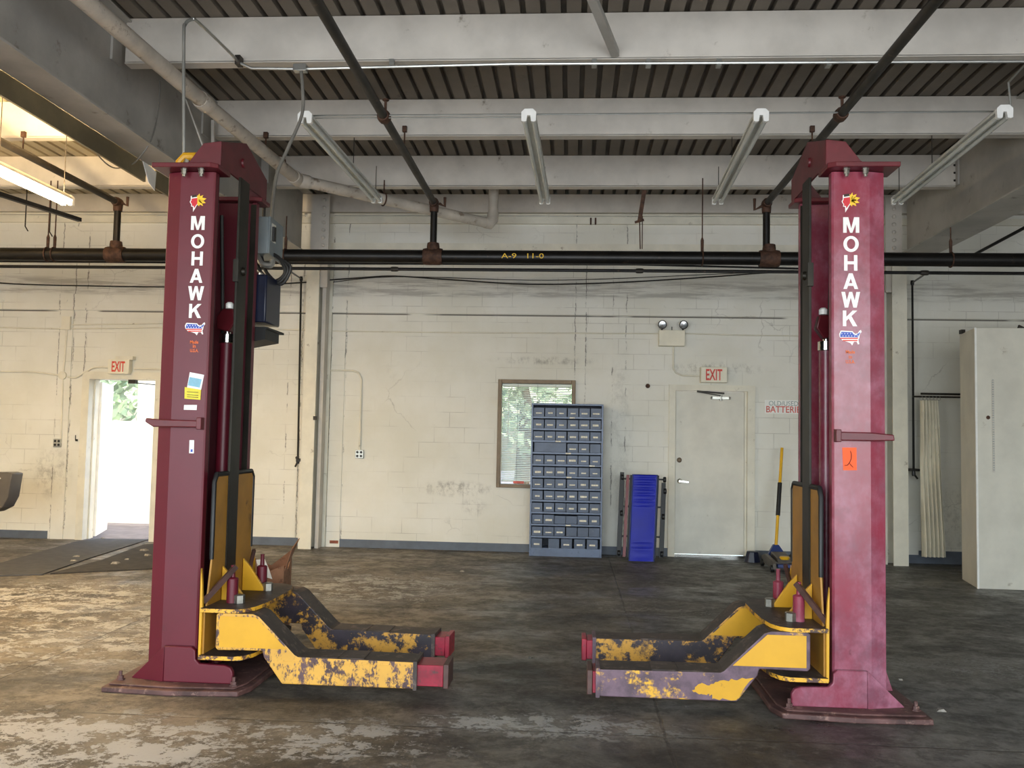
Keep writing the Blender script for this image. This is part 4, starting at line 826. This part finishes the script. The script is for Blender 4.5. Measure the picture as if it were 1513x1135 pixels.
# ------------------------------------------------------------------ the two lift towers
def ragged(pts, amp=.010, k=5, seed=1):
    rd = random.Random(seed); out = []
    for i, p in enumerate(pts):
        q = pts[(i+1) % len(pts)]
        for j in range(k):
            t = j/k; out.append((p[0]+(q[0]-p[0])*t+rd.uniform(-amp, amp)*(j > 0), min(.205 if p[1] < .22 else 9, p[1]+(q[1]-p[1])*t+rd.uniform(-amp, amp)*(j > 0))))
    return out
def tower(X0, s, label, kind):
    right = kind == 'R'
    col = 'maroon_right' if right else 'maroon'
    XX = lambda u: X0 + s*u
    V = lambda u, y, z: Vector((XX(u), y, z))
    def ubox(mb, u0, u1, y0, y1, z0, z1): return mb.box((min(XX(u0), XX(u1)), y0, z0), (max(XX(u0), XX(u1)), y1, z1))
    t = thing('vehicle_lift', label, 'car lift', V(.15, 5.5, 0), 'pair of two post lift towers')
    # base
    bp = MB(); o = [(-.19, 4.98), (.20, 4.955), (.60, 4.99), (.64, 5.10), (.64, 5.95), (.55, 6.08), (-.12, 6.08), (-.21, 5.95)]
    bp.prism([V(u, y, 0) for u, y in o], (0, 0, .03)); bp.prism([V(u*.93+.01, 5.5+(y-5.5)*.93, .03) for u, y in o], (0, 0, .012))
    part('base_plate', bp, 'oxide', t, .008)
    g = [(.12, .245), (.28, .245), (.305, .225), (.308, .175), (.33, .152), (.48, .148), (.515, .135), (.53, .11), (.533, .042), (.12, .042)]
    for y in (5.085, 5.885):
        part('base_gusset', MB().prism([V(u, y, z) for u, z in g], (0, .033, 0)), col, t, .006)
        yy = .06 if y < 5.5 else -.06
        wg = MB(); a = [V(.12, y, .245), V(-.095, y+yy, .045), V(-.095, y+yy, .042), V(.12, y, .042)]
        wg.prism(a, (0, .03, 0)); part('gusset_wing', wg, col, t, .005)
    part('web_gusset', MB().prism([V(0, 5.48, .042), V(-.15, 5.48, .042), V(0, 5.48, .5)], (0, .03, 0)), col, t)
    for u, y in ((.55, 5.06), (-.14, 5.10), (.58, 5.85), (-.14, 5.9)):
        part('anchor_bolt', MB().lathe(V(u, y, .042), (0, 0, 1), [(0, .026), (.006, .026), (.006, .018), (.024, .018), (.024, .010), (.05, .010)], 6), 'oxide', t)
    # column
    pr = [(0, 5.146), (.088, 5.12), (.288, 5.12), (.30, 5.128), (.30, 5.178), (.27, 5.178), (.27, 5.152), (.03, 5.17), (.03, 5.83), (.27, 5.848), (.27, 5.822), (.30, 5.822), (.30, 5.872), (.288, 5.88), (0, 5.88)]
    c = part('column', MB().prism([V(u, y, .042) for u, y in pr], (0, 0, 3.003)), [col], t, .003, smooth=False)
    sd = MB(); zf = [(.031, 5.18), (.27, 5.18)]
    for y in (5.18, 5.822): sd.prism([V(.262, y, .05), V(.299, y, .05), V(.299, y+(.004 if y < 5.5 else -.004), .05), V(.262, y+(.004 if y < 5.5 else -.004), .05)], (0, 0, 2.98))
    part('wear_strip', sd, 'strap', c)
    # writing and stickers on the front face
    fy = 5.1185
    def P(px, py, dy=0): return at(px, py, Y=fy-dy)
    def decal(pxs, m_, name, parent, dy=0.0, label=None): return part(name, MB().prism([P(x, y, dy) for x, y in pxs], (0, .0012, 0)), m_, parent, 0, label)
    if right: rows_ = [(1257.7, 332.5, 1), (1257.5, 360.5, 1), (1257, 388.5, 1), (1257, 415.5, 1), (1257, 443, 1), (1256, 470.5, 1)]; hh = 23
    else: rows_ = [(292.4, 329.5, 1), (292, 356.5, 1), (291.3, 382, 1), (290, 407.5, 1), (289.5, 433.3, 1), (288.3, 459.5, 1)]; hh = 21.6
    lt = MB()
    lean_ = -.018
    for (x, y, _), chh in zip(rows_, 'MOHAWK'):
        q = P(x, y); wd = {'M': 22.5, 'O': 21.5, 'H': 18.5, 'A': 20.5, 'W': 26, 'K': 20}[chh]*(hh/22.5)
        k = block_letter(chh, wd*5.12/FPX, hh*5.12/FPX, q); lt.add(k.v, k.f)
    part('lettering', lt, 'letter', c, label='white vertical lettering')
    ex, ey = (1256.5, 297.5) if right else (292, 298)
    k = 1.05 if right else .95
    def E(pts): return [(ex+(x-.5)*28*k, ey+(y-.5)*33*k) for x, y in pts]
    hd = E([(.12, .24), (.30, .20), (.50, .22), (.52, .60), (.42, .72), (.36, .82), (.24, .98), (.24, .74), (.13, .72), (.15, .62), (.10, .58), (.06, .50), (.12, .42)])
    em = decal(hd, 'letter', 'emblem', c, .0002, 'small red and yellow profile emblem')
    part('emblem_face', MB().prism([P(x, y, .0016) for x, y in E([(.16, .36), (.48, .32), (.50, .56), (.40, .68), (.30, .80), (.28, .70), (.17, .69), (.19, .62), (.14, .57), (.11, .50), (.16, .44)])], (0, .0012, 0)), 'logo_red', em)
    part('emblem_hair', MB().prism([P(x, y, .0018) for x, y in E([(.17, .20), (.44, .17), (.47, .27), (.18, .31)])], (0, .0012, 0)), 'ink', em)
    fm = MB()
    for a, l in ((-78, .34), (-45, .36), (-12, .42), (18, .40), (48, .36), (80, .30)):
        a = math.radians(a); c0 = (.52, .44); d = (math.cos(a), math.sin(a)*.85); nrm = (-d[1], d[0])
        pts = [(c0[0]+d[0]*l*f+nrm[0]*w_, c0[1]+d[1]*l*f+nrm[1]*w_) for f, w_ in ((.1, .045), (.6, .085), (.85, .05), (1.15, 0), (.85, -.05), (.6, -.085), (.1, -.045))]
        fm.prism([P(x, y, .0022) for x, y in E(pts)], (0, .0012, 0))
    fm.prism([P(x, y, .0012) for x, y in E([(.46, .20), (.66, .30), (.68, .60), (.50, .68)])], (0, .0012, 0))
    part('emblem_feathers', fm, 'logo_yellow', em)
    mx, my = (1256.5, 498.5) if right else (288.2, 485.5)
    kx, ky = (33, 25) if right else (30, 21)
    U = [(0, .30), (.06, .12), (.10, .10), (.60, .14), (.66, .24), (.74, .30), (.80, .30), (.90, .12), (.97, .06), (1.0, .18), (.92, .32), (.90, .52), (.86, .66), (.90, .90), (.84, .92), (.78, .76), (.66, .76), (.58, .98), (.50, .84), (.34, .76), (.14, .68), (.02, .48)]
    Fm = lambda pts: [(mx+(x-.5)*kx, my+(y-.5)*ky) for x, y in pts]
    mp_ = decal(Fm(U), 'letter', 'map_sticker', c, .0002, 'sticker of a country outline in stars and stripes')
    part('star_field', MB().prism([P(x, y, .0016) for x, y in Fm([(.05, .32), (.10, .17), (.58, .20), (.64, .32), (.76, .38), (.92, .20), (.94, .24), (.86, .42), (.85, .50), (.05, .48)])], (0, .0012, 0)), 'sticker_blue', mp_)
    st = MB()
    for i in range(6): 
        for j in range(2):
            x, y = mx+(-.38+.13*i+.05*j)*kx, my+(-.22+.14*j)*ky; st.prism([P(x-.8, y, .0028), P(x, y+.9, .0028), P(x+.8, y, .0028), P(x, y-.9, .0028)], (0, .001, 0))
    part('star', st, 'letter', mp_); mp_.children[-1].name = 'star_pattern'
    sp = MB()
    for j, (a, b) in enumerate(((.06, .84), (.16, .82))): y = my+(.06+.13*j)*ky; sp.prism([P(mx+(a-.5)*kx, y-.9, .0016), P(mx+(b-.5)*kx, y-.9, .0016), P(mx+(b-.5)*kx, y+.9, .0016), P(mx+(a-.5)*kx, y+.9, .0016)], (0, .001, 0))
    part('stripe_pattern', sp, 'red_letter', mp_)
    cx = 1256.5 if right else 287; cy = (520, 527.5, 534.5) if right else (505.5, 511.5, 518)
    lm = MB()
    for w_, y, wd in (('Made', cy[0], 13), ('in', cy[1], 4.5), ('U.S.A.', cy[2], 13)):
        k = text_mb(w_, 5*5.12/FPX, P(cx, y), width=wd*5.12/FPX, bold=.02, depth=.001); lm.add(k.v, k.f)
    part('small_lettering', lm, 'orange_ink', c, label='small orange lettering')
    if not right:
        a = decal([(280.5, 550), (301.5, 554), (296.5, 579), (276, 574)], 'letter', 'sticker', c, .0002, 'white and pale blue sticker')
        part('sticker_print', MB().prism([P(x, y, .0016) for x, y in ((280, 557), (298, 560.5), (295, 573), (277.5, 569.5))], (0, .001, 0)), 'sticker_pale', a)
        a = decal([(273, 572), (297, 576), (296, 591), (272.5, 589)], 'sticker_yellow', 'sticker', c, .003, 'yellow warning sticker')
        lm = MB()
        for y in (578.5, 583, 586): lm.prism([P(276, y, .0042), P(293, y+1, .0042), P(293, y+1.8, .0042), P(276, y+.8, .0042)], (0, .0008, 0))
        part('sticker_print', lm, 'ink', a)
        a = decal([(272, 598.5), (291, 598.5), (290.5, 606), (271.5, 605.5)], 'letter', 'sticker', c, .0002, 'small white sticker')
        a = decal([(280, 650.5), (286.8, 650.5), (286.3, 670), (279.3, 669.8)], 'letter', 'sticker', c, .0002, 'narrow white sticker')
        part('sticker_print', MB().prism([P(x, y, .0016) for x, y in ((281.6, 664), (284.6, 664), (284.4, 668), (281.4, 668))], (0, .001, 0)), 'sticker_blue', a)
    else:
        a = decal([(1244.5, 661.5), (1265.5, 661.5), (1266, 695), (1246, 695)], 'orange', 'sticker', c, .0002, 'bright orange paper sticker')
        part('sticker_mark', MB().tube([P(x, y, .003) for x, y in ((1256.5, 666.5), (1258, 671), (1257.8, 678), (1255.5, 683.5), (1252, 687.5), (1248, 688))], .0018, 5).tube([P(x, y, .003) for x, y in ((1255.5, 685), (1258, 688), (1260.5, 690.5))], .0014, 5), 'ink', a)
    # cross bar on the front face
    if right: pr2 = [(.275, 1.508), (.275, 1.557), (.10, 1.556), (-.025, 1.546), (-.03, 1.512), (.10, 1.508)]
    else: pr2 = [(.285, 1.512), (.285, 1.552), (.02, 1.556), (-.045, 1.562), (-.05, 1.540), (0, 1.510)]
    part('cross_bar', MB().prism([V(u, 5.075, z) for u, z in pr2], (0, .05, 0)), 'maroon_cross', t, .006)
    part('bar_bracket', MB().prism([V(.262, 5.07, 1.50), V(.292, 5.07, 1.50), V(.292, 5.07, 1.57), V(.262, 5.07, 1.57)], (0, .05, 0)), 'maroon_cross', t, .004)
    # top plates and crosshead
    for y0, y1 in ((5.03, 5.25), (5.78, 5.97)):
        part('top_plate', MB().prism([V(u, y, 3.048) for u, y in ((-.055, y0), (.30, y0), (.34, y0+.03), (.34, y1), (-.055, y1))], (0, 0, .028)), 'maroon_cross', t, .004)
    for u in (.125, .23):
        part('bolt', MB().lathe(V(u, 5.075, 3.048), (0, 0, -1), [(0, .02), (.006, .02), (.006, .016), (.03, .016), (.03, .010), (.045, .010)], 6), 'bolt', t)
    fr_ = [(.10, 3.076), (.145, 3.102), (.228, 3.212), (.338, 3.225), (.338, 3.076)]
    ch = MB(); ch.prism([V(u, 5.095, z) for u, z in fr_], (0, .014, 0)); ch.prism([V(u, 5.885, z) for u, z in fr_], (0, .014, 0))
    ch.prism([V(.326, y, z) for y, z in ((5.109, 3.076), (5.109, 3.225), (5.50, 3.345), (5.885, 3.225), (5.885, 3.085), (5.86, 3.076))], (s*.012, 0, 0))
    ch.prism([V(.228, 5.109, 3.20), V(.326, 5.109, 3.213), V(.326, 5.50, 3.333), V(.228, 5.50, 3.32)], (0, 0, .012)); ch.prism([V(.228, 5.885, 3.20), V(.326, 5.885, 3.213), V(.326, 5.50, 3.333), V(.228, 5.50, 3.32)], (0, 0, .012))
    cho = part('crosshead', ch, 'maroon_cross', t, .003, smooth=False)
    part('axle_end', MB().lathe(V(.338, 5.45, 3.20), (s, 0, 0), [(0, .03), (.012, .028)], 16), 'maroon_cross', cho)
    # strap, cylinder
    part('lift_strap', MB().box((min(XX(.352), XX(.368)), 5.35, .62), (max(XX(.352), XX(.368)), 5.50, 3.08)), 'strap', t, .002)
    part('strap_bracket', MB().box((min(XX(.345), XX(.378)), 5.33, 2.42), (max(XX(.345), XX(.378)), 5.36, 2.56)).lathe(V(.365, 5.44, 2.50), (s, 0, 0), [(0, .03), (.02, .022)], 12), 'strap', t)
    uc = .225 if right else .258
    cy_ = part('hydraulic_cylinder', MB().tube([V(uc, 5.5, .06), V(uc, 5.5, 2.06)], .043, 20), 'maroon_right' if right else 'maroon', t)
    part('chrome_collar', MB().lathe(V(uc, 5.5, 2.05), (0, 0, 1), [(0, .045), (.004, .050), (.056, .050), (.06, .045)], 20), 'chrome', cy_, label='silver collar')
    part('piston_rod', MB().tube([V(uc, 5.5, 2.10), V(uc, 5.5, 2.22)], .022, 12), 'chrome', cy_)
    part('chain_roller', MB().prism([V(uc-.06, 5.47, 2.14), V(uc+.03, 5.44, 2.12), V(uc+.08, 5.42, 2.18), V(uc+.06, 5.42, 2.26), V(uc-.02, 5.46, 2.27), V(uc-.07, 5.48, 2.22)], (0, .07, 0)), 'maroon_cross', cy_, .008)
    part('white_cap', MB().lathe(V(uc+.04, 5.42, 2.262), (0, 0, 1), [(0, .025), (.03, .025), (.04, .015)], 10), 'white', cy_)
    part('hose', MB().tube(smooth_path([V(.15, 5.6, 2.9), V(.18, 5.62, 2.0), V(.17, 5.62, 1.0), V(.16, 5.6, .2)], 4), .012, 6), 'cable_black', t)
    # carriage
    ca = part('carriage', MB().prism([V(.29, 5.33, .18), V(.345, 5.33, .18), V(.345, 5.33, 1.15), V(.29, 5.33, 1.15)], (0, .34, 0)), 'ochre', t, .003)
    gp = [(5.10, .46), (5.155, .74), (5.155, 1.19), (5.185, 1.235), (5.76, 1.235), (5.79, 1.20), (5.79, .74), (5.87, .46)]
    part('guard_plate', MB().prism([V(.346, y, z) for y, z in gp], (s*.012, 0, 0)), 'ochre', ca, .002, 'ochre yellow guard plate')
    part('guard_trim', MB().tube([V(.352, 5.155, .74), V(.352, 5.155, 1.19), V(.352, 5.185, 1.235), V(.352, 5.76, 1.235), V(.352, 5.79, 1.20), V(.352, 5.79, .74)], .014, 8), 'black_rubber', ca, label='black rubber edging')
    tp = [(.345, 5.03), (.55, 5.03), (.60, 5.06), (.635, 5.13), (.655, 5.27), (.66, 5.50), (.655, 5.75), (.62, 5.88), (.55, 5.94), (.345, 5.95)]
    def plate(z0, z1, name):
        mb = MB(); mb.prism([V(u, y, z0) for u, y in tp], (0, 0, z1-z0)); mb.mi = [1, 1] + [0]*(len(mb.f)-2)
        part(name, mb, ['edge_rub', 'grime'], ca, .002)
    plate(.455, .478, 'top_shelf'); plate(.188, .212, 'bottom_shelf')
    for y in (5.05, 5.90): part('side_web', MB().prism([V(.338, y, .19), V(.352, y, .19), V(.352, y, .50), V(.345, y, .62), V(.335, y, .70)], (0, .02, 0)), 'yellow', ca)
    part('back_web', MB().box((min(XX(.348), XX(.362)), 5.07, .21), (max(XX(.348), XX(.362)), 5.90, .456)), 'ochre', ca)
    for y in (5.30, 5.64):
        part('carriage_gusset', MB().prism([V(.362, y, .478), V(.50, y, .478), V(.50, y, .50), V(.41, y, .63), V(.362, y, .68)], (0, .022, 0)), 'yellow', ca, .003)
    for y in (5.235, 5.74):
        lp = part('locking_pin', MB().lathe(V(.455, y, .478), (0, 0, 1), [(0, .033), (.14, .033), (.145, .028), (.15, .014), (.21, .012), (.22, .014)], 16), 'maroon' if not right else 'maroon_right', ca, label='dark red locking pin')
    for y, u in ((5.26, .50), (5.70, .52)):
        part('pivot_nut', MB().lathe(V(u, y-.03, .478), (0, 0, 1), [(0, .034), (.045, .034), (.05, .026)], 6), 'bolt', ca)
        part('pivot_bolt', MB().lathe(V(u, y, .188), (0, 0, -1), [(0, .05), (.018, .05), (.03, .03), (.05, .03)], 12), 'bolt', ca)
    part('release_bar', MB().bar(V(.335, 5.10, .50), V(.47, 5.24, .69), .022, .03), 'maroon_edge', ca, label='rusty slanting release bar')
    part('release_bar', MB().bar(V(.36, 5.72, .52), V(.44, 5.62, .74), .02, .02), 'maroon_edge', ca)
    # swing arms
    ar = [(.44, .445), (.455, .454), (.655, .454), (.69, .440), (.905, .232), (.925, .222), (1.60, .216), (1.60, .068), (.835, .068), (.725, .212), (.715, .248), (.455, .244), (.44, .258)]
    def arm(y0, y1, ang, ext, m_side, m_ext, name='swing_arm', lab=None, back=False):
        piv = V(.45, (y0+y1)/2, 0); Rm = Matrix.Translation(piv) @ Matrix.Rotation(ang*s, 4, 'Z') @ Matrix.Translation(-piv)
        mb = MB(); pts = [V(u, y0, z) for u, z in ar]; mb.prism(pts, (0, y1-y0, 0))
        n = len(ar); nf = [0, 0]
        for i in range(n):
            a, b = ar[i], ar[(i+1) % n]; up_ = (a[1] > .2 and b[1] > .2 and a[0] < b[0] and a[0] >= .44 and i < 7); nf.append(1 if up_ else 0)
        mb.mi = nf; mb.v = [Rm @ v for v in mb.v]
        o = part(name, mb, [m_side, 'grime'], t, .006, lab, smooth=False)
        # paint left on the upper block, wear plate seams on top, end collar
        if not back or right:
            ub = MB(); q = [(.462, .262), (.70, .262), (.745, .262), (.86, .262), (.672, .436), (.462, .436)]
            ub.prism([Rm @ V(u, y0-.0022, z) for u, z in q], (0, .002, 0)); part('arm_face', ub, 'yellow', o, .001, 'clean yellow face')
        if not right and not back:
            ub = MB(); q = ragged([(.865, .09), (1.585, .082), (1.585, .195), (.85, .195), (.80, .178)], .008)
            ub.prism([Rm @ V(u, y0-.0022, z) for u, z in q], (0, .002, 0)); part('arm_face', ub, 'yellow_rub', o, .001, 'rubbed yellow face')
        if right and not back:
            ub = MB(); q = ragged([(.84, .076), (.96, .082), (.985, .105), (1.02, .10), (1.08, .12), (1.03, .16), (.985, .15), (.93, .178), (.85, .185), (.745, .20)], .008)
            ub.prism([Rm @ V(u, y0-.0022, z) for u, z in q], (0, .002, 0)); part('arm_face', ub, 'yellow', o, .001, 'clean yellow patch')
        for u in (1.02, 1.17):
            ub = MB(); ub.prism([Rm @ V(u, y0+.01, .216), Rm @ V(u+.13, y0+.01, .216), Rm @ V(u+.13, y1-.01, .216), Rm @ V(u, y1-.01, .216)], (0, 0, .007)); part('wear_pad', ub, 'grime', o)
        col_ = MB(); a, b = Rm @ V(1.585, y0-.006, .062), Rm @ V(1.607, y0-.006, .062); d = (Rm @ V(1.6, y1+.006, .062)) - (Rm @ V(1.6, y0-.006, .062))
        col_.prism([a, b, b+Vector((0, 0, .16)), a+Vector((0, 0, .16))], d); part('end_collar', col_, 'grime' if not right else 'yellow_gone', o)
        ex_ = MB(); pr = [(y0+.012, .082), (y0+.012, .20), (y1-.012, .20), (y1-.012, .082)]
        a = Rm @ V(1.55, 0, 0); b = Rm @ V(1.60+ext, 0, 0)
        ex_.prism([Rm @ V(1.58, y, z) for y, z in pr], (Rm @ V(1.60+ext-.03, 5, 0)) - (Rm @ V(1.58, 5, 0)))
        e = part('arm_extension', ex_, 'extension', o, .004, 'dark red extension')
        ep = MB(); ep.prism([Rm @ V(1.60+ext-.03, y, z) for y, z in ((y0+.004, .074), (y0+.004, .208), (y1-.0, .208), (y1-.0, .074))], (Rm @ V(1.60+ext, 5, 0)) - (Rm @ V(1.60+ext-.03, 5, 0)))
        part('end_plate', ep, m_ext, e, .004)
        return o
    if right:
        arm(5.04, 5.25, 0, .055, 'yellow_gone', 'maroon_edge')
        arm(5.80, 6.0, -.0, .075, 'yellow_dark', 'extension', back=True)
    else:
        arm(5.04, 5.25, 0, .185, 'yellow_rub', 'maroon_edge')
        arm(5.80, 6.0, -.05, .10, 'yellow_dark', 'extension', back=True)
    return t, V
tl, VL = tower(-2.45, 1, 'maroon lift tower carrying the grey electrical box, its arms reaching towards the other tower', 'L')
tr, VR = tower(1.765, -1, 'maroon lift tower, sky sheen painted in, with the bright orange sticker', 'R')
del tl['group'], tr['group']
# electrics on the back of the first tower
t = thing('electrical_box', 'grey electrical disconnect box on the back of the first lift tower', 'electrical box', (-2.17, 6.1, 2.75))
e0 = MB().box((-2.33, 6.02, 2.74), (-2.135, 6.30, 3.0)); part('enclosure', e0, 'box_grey', t, .005)
part('side_panel', MB().prism([(-2.134, 6.02, 2.74), (-2.134, 6.30, 2.71), (-2.134, 6.30, 2.99), (-2.134, 6.02, 3.0)], (.012, 0, 0)), 'box_grey', t)
h = part('switch_slot', MB().box((-2.124, 6.05, 2.83), (-2.118, 6.13, 2.96)), 'chrome', t); part('switch_lever', MB().box((-2.12, 6.07, 2.84), (-2.108, 6.11, 2.94)), 'black_rubber', h)
part('mounting_arm', MB().box((-2.42, 5.88, 2.85), (-2.32, 6.06, 2.90)), 'pipe_dull', t)
part('conduit_stub', MB().tube([(-2.2, 6.10, 3.0), (-2.2, 6.10, 3.10)], .012, 8), 'pipe_dull', t)
cb_ = MB()
for k in range(3):
    cb_.tube(smooth_path([(-2.28+.03*k, 6.1+.02*k, 2.74), (-2.25+.04*k, 6.12, 2.62), (-2.12+.03*k, 6.12, 2.56-.01*k), (-2.04+.02*k, 6.12, 2.62+.02*k), (-2.08, 6.12, 2.72), (-2.14, 6.12, 2.76)], 5), .012, 8)
part('cable_loop', cb_, 'cable_black', t)
part('wire_bundle', MB().tube(smooth_path([(-2.22, 6.05, 2.735), (-2.18, 6.04, 2.67), (-2.12, 6.05, 2.66), (-2.11, 6.06, 2.70)], 5), .02, 8), 'emt', t)
t = thing('power_unit', 'dark navy hydraulic power unit behind the first lift tower, on a black shelf', 'power unit', (-2.2, 6.1, 2.2))
part('housing', MB().box((-2.38, 5.90, 2.24), (-2.09, 6.20, 2.57)), 'navy', t, .01)
part('shelf', MB().box((-2.42, 5.88, 2.19), (-2.07, 6.24, 2.205)).prism([(-2.40, 5.88, 2.06), (-2.40, 5.88, 2.19), (-2.08, 5.88, 2.19), (-2.08, 5.88, 2.12)], (0, .28, 0)), 'black_rubber', t)
part('filler_cap', MB().lathe((-2.2, 6.05, 2.57), (0, 0, 1), [(0, .04), (.03, .04), (.04, .03)], 14), 'chrome', t)
# yellow clamp on the first tower
t = thing('cable_clamp', 'yellow clamp sitting on the top of the first lift tower', 'clamp', (-2.47, 5.45, 3.08))
part('clamp_body', MB().tube([(-2.52, 5.42, 3.077), (-2.515, 5.42, 3.20), (-2.48, 5.42, 3.235), (-2.42, 5.42, 3.235), (-2.40, 5.42, 3.20)], [.022, .024, .026, .026, .022], 10).box((-2.545, 5.24, 3.077), (-2.49, 5.46, 3.10)), 'yellow', t)
part('clamp_nut', MB().lathe((-2.47, 5.42, 3.19), (0, 0, 1), [(0, .02), (.03, .02)], 6), 'bolt', t)
# ------------------------------------------------------------------ outdoors
struct('ground_outside', MB().box((-30, WY+.25, -.25), (20, 40, -.05)).box((-30, -30, -.25), (30, YF, -.02)), 'outdoor', origin=(0, 0, 0))
aw = tag(link_mesh('garden_wall', MB().box((-16, 14.3, -.2), (-4.2, 14.5, 1.63)), 'render_wall'), 'bright sunlit white wall outside the open doorway', 'wall')
pl_ = tag(link_mesh('white_post', MB().box((at(203, 600, Y=15).x, 15, -.2), (at(300, 600, Y=15).x, 15.4, 5)), 'render_wall'), 'bright white building edge seen outside through the doorway', 'building')
def tree(x, y, h, r, label, seed):
    random.seed(seed); t = thing('leafy_tree', label, 'tree', (x, y, -.1)); part('trunk', MB().tube([(x, y, -.1), (x+.1, y, h*.5), (x-.1, y, h*.8)], [.16, .12, .06], 10), 'bark', t)
    mb = MB()
    for i in range(1500):
        d = Vector((random.gauss(0, 1), random.gauss(0, 1), random.gauss(0, .9))).normalized()*r*random.uniform(.35, 1)**.6
        c = Vector((x, y, h*.68))+d; a = Vector((random.uniform(-1, 1), random.uniform(-1, 1), random.uniform(-1, 1))).normalized(); b = a.orthogonal().normalized(); s_ = random.uniform(.07, .15)
        mb.add([c-a*s_, c+b*s_*.6, c+a*s_, c-b*s_*.6], [(0, 1, 2, 3)])
    part('foliage', mb, 'leaf', t, smooth=False)
tree(-9.5, 17.0, 4.2, 1.7, 'green leafy tree above the white wall outside the doorway', 3)
tree(-.9, 15.9, 4.0, 1.7, 'green leafy tree seen through the window blind', 5)
tree(1.9, 18.5, 4.6, 1.8, 'green leafy tree outside, behind the cabinet and window', 9)
# ------------------------------------------------------------------ light
W = bpy.data.worlds.new('sky'); bpy.context.scene.world = W; W.use_nodes = True; nt = W.node_tree
sky = nt.nodes.new('ShaderNodeTexSky'); sky.sky_type = 'NISHITA'; sky.sun_disc = False; sky.sun_elevation = math.radians(48); sky.sun_rotation = math.radians(100)
sky.air_density = 1.2; sky.dust_density = 3.0
nt.links.new(sky.outputs[0], nt.nodes['Background'].inputs[0]); nt.nodes['Background'].inputs[1].default_value = .8
def lamp(kind, name, loc, energy, color, **k):
    d = bpy.data.lights.new(name, kind); d.energy = energy; d.color = color
    for a, v in k.items():
        if a not in ('rot', 'dirv'): setattr(d, a, v)
    o = bpy.data.objects.new(name, d); C.objects.link(o); o.location = loc
    if 'dirv' in k: o.rotation_euler = Vector(k['dirv']).to_track_quat('-Z', 'Y').to_euler()
    return o
lamp('SUN', 'sun', (0, 0, 20), 5.0, (1, .95, .86), angle=.01, dirv=(-.62, .30, -.72))
# daylight coming in through the wide open garage doors behind the camera
lamp('AREA', 'garage_door_daylight', (-.5, YF+.1, 1.9), 700, (.88, .95, 1.0), shape='RECTANGLE', size=11.5, size_y=3.4, dirv=(0, 1, .03))
# glow of the seen fixture first, then of the three added unseen ones
for x, y, z, e in ((-4.53, 6.36, 3.44, 95), (-7.4, 6.4, 3.44, 95), (-2.4, -.37, 4.04, 10), (1.9, -.37, 4.04, 10)):
    lamp('AREA', 'tube_and_added_glow', (x, y, z), e, (1.0, .72, .38), shape='RECTANGLE', size=.16, size_y=2.3, dirv=(0, 0, -1))
    lamp('AREA', 'tube_and_added_glow', (x, y, z+.14), e*2.6, (1.0, .72, .38), shape='RECTANGLE', size=.16, size_y=2.3, dirv=(0, 0, 1))
vs_ = bpy.context.scene.view_settings
vs_.view_transform = 'Standard'; vs_.look = 'None'; vs_.exposure = 0.16; vs_.gamma = 1; vs_.use_curve_mapping = False
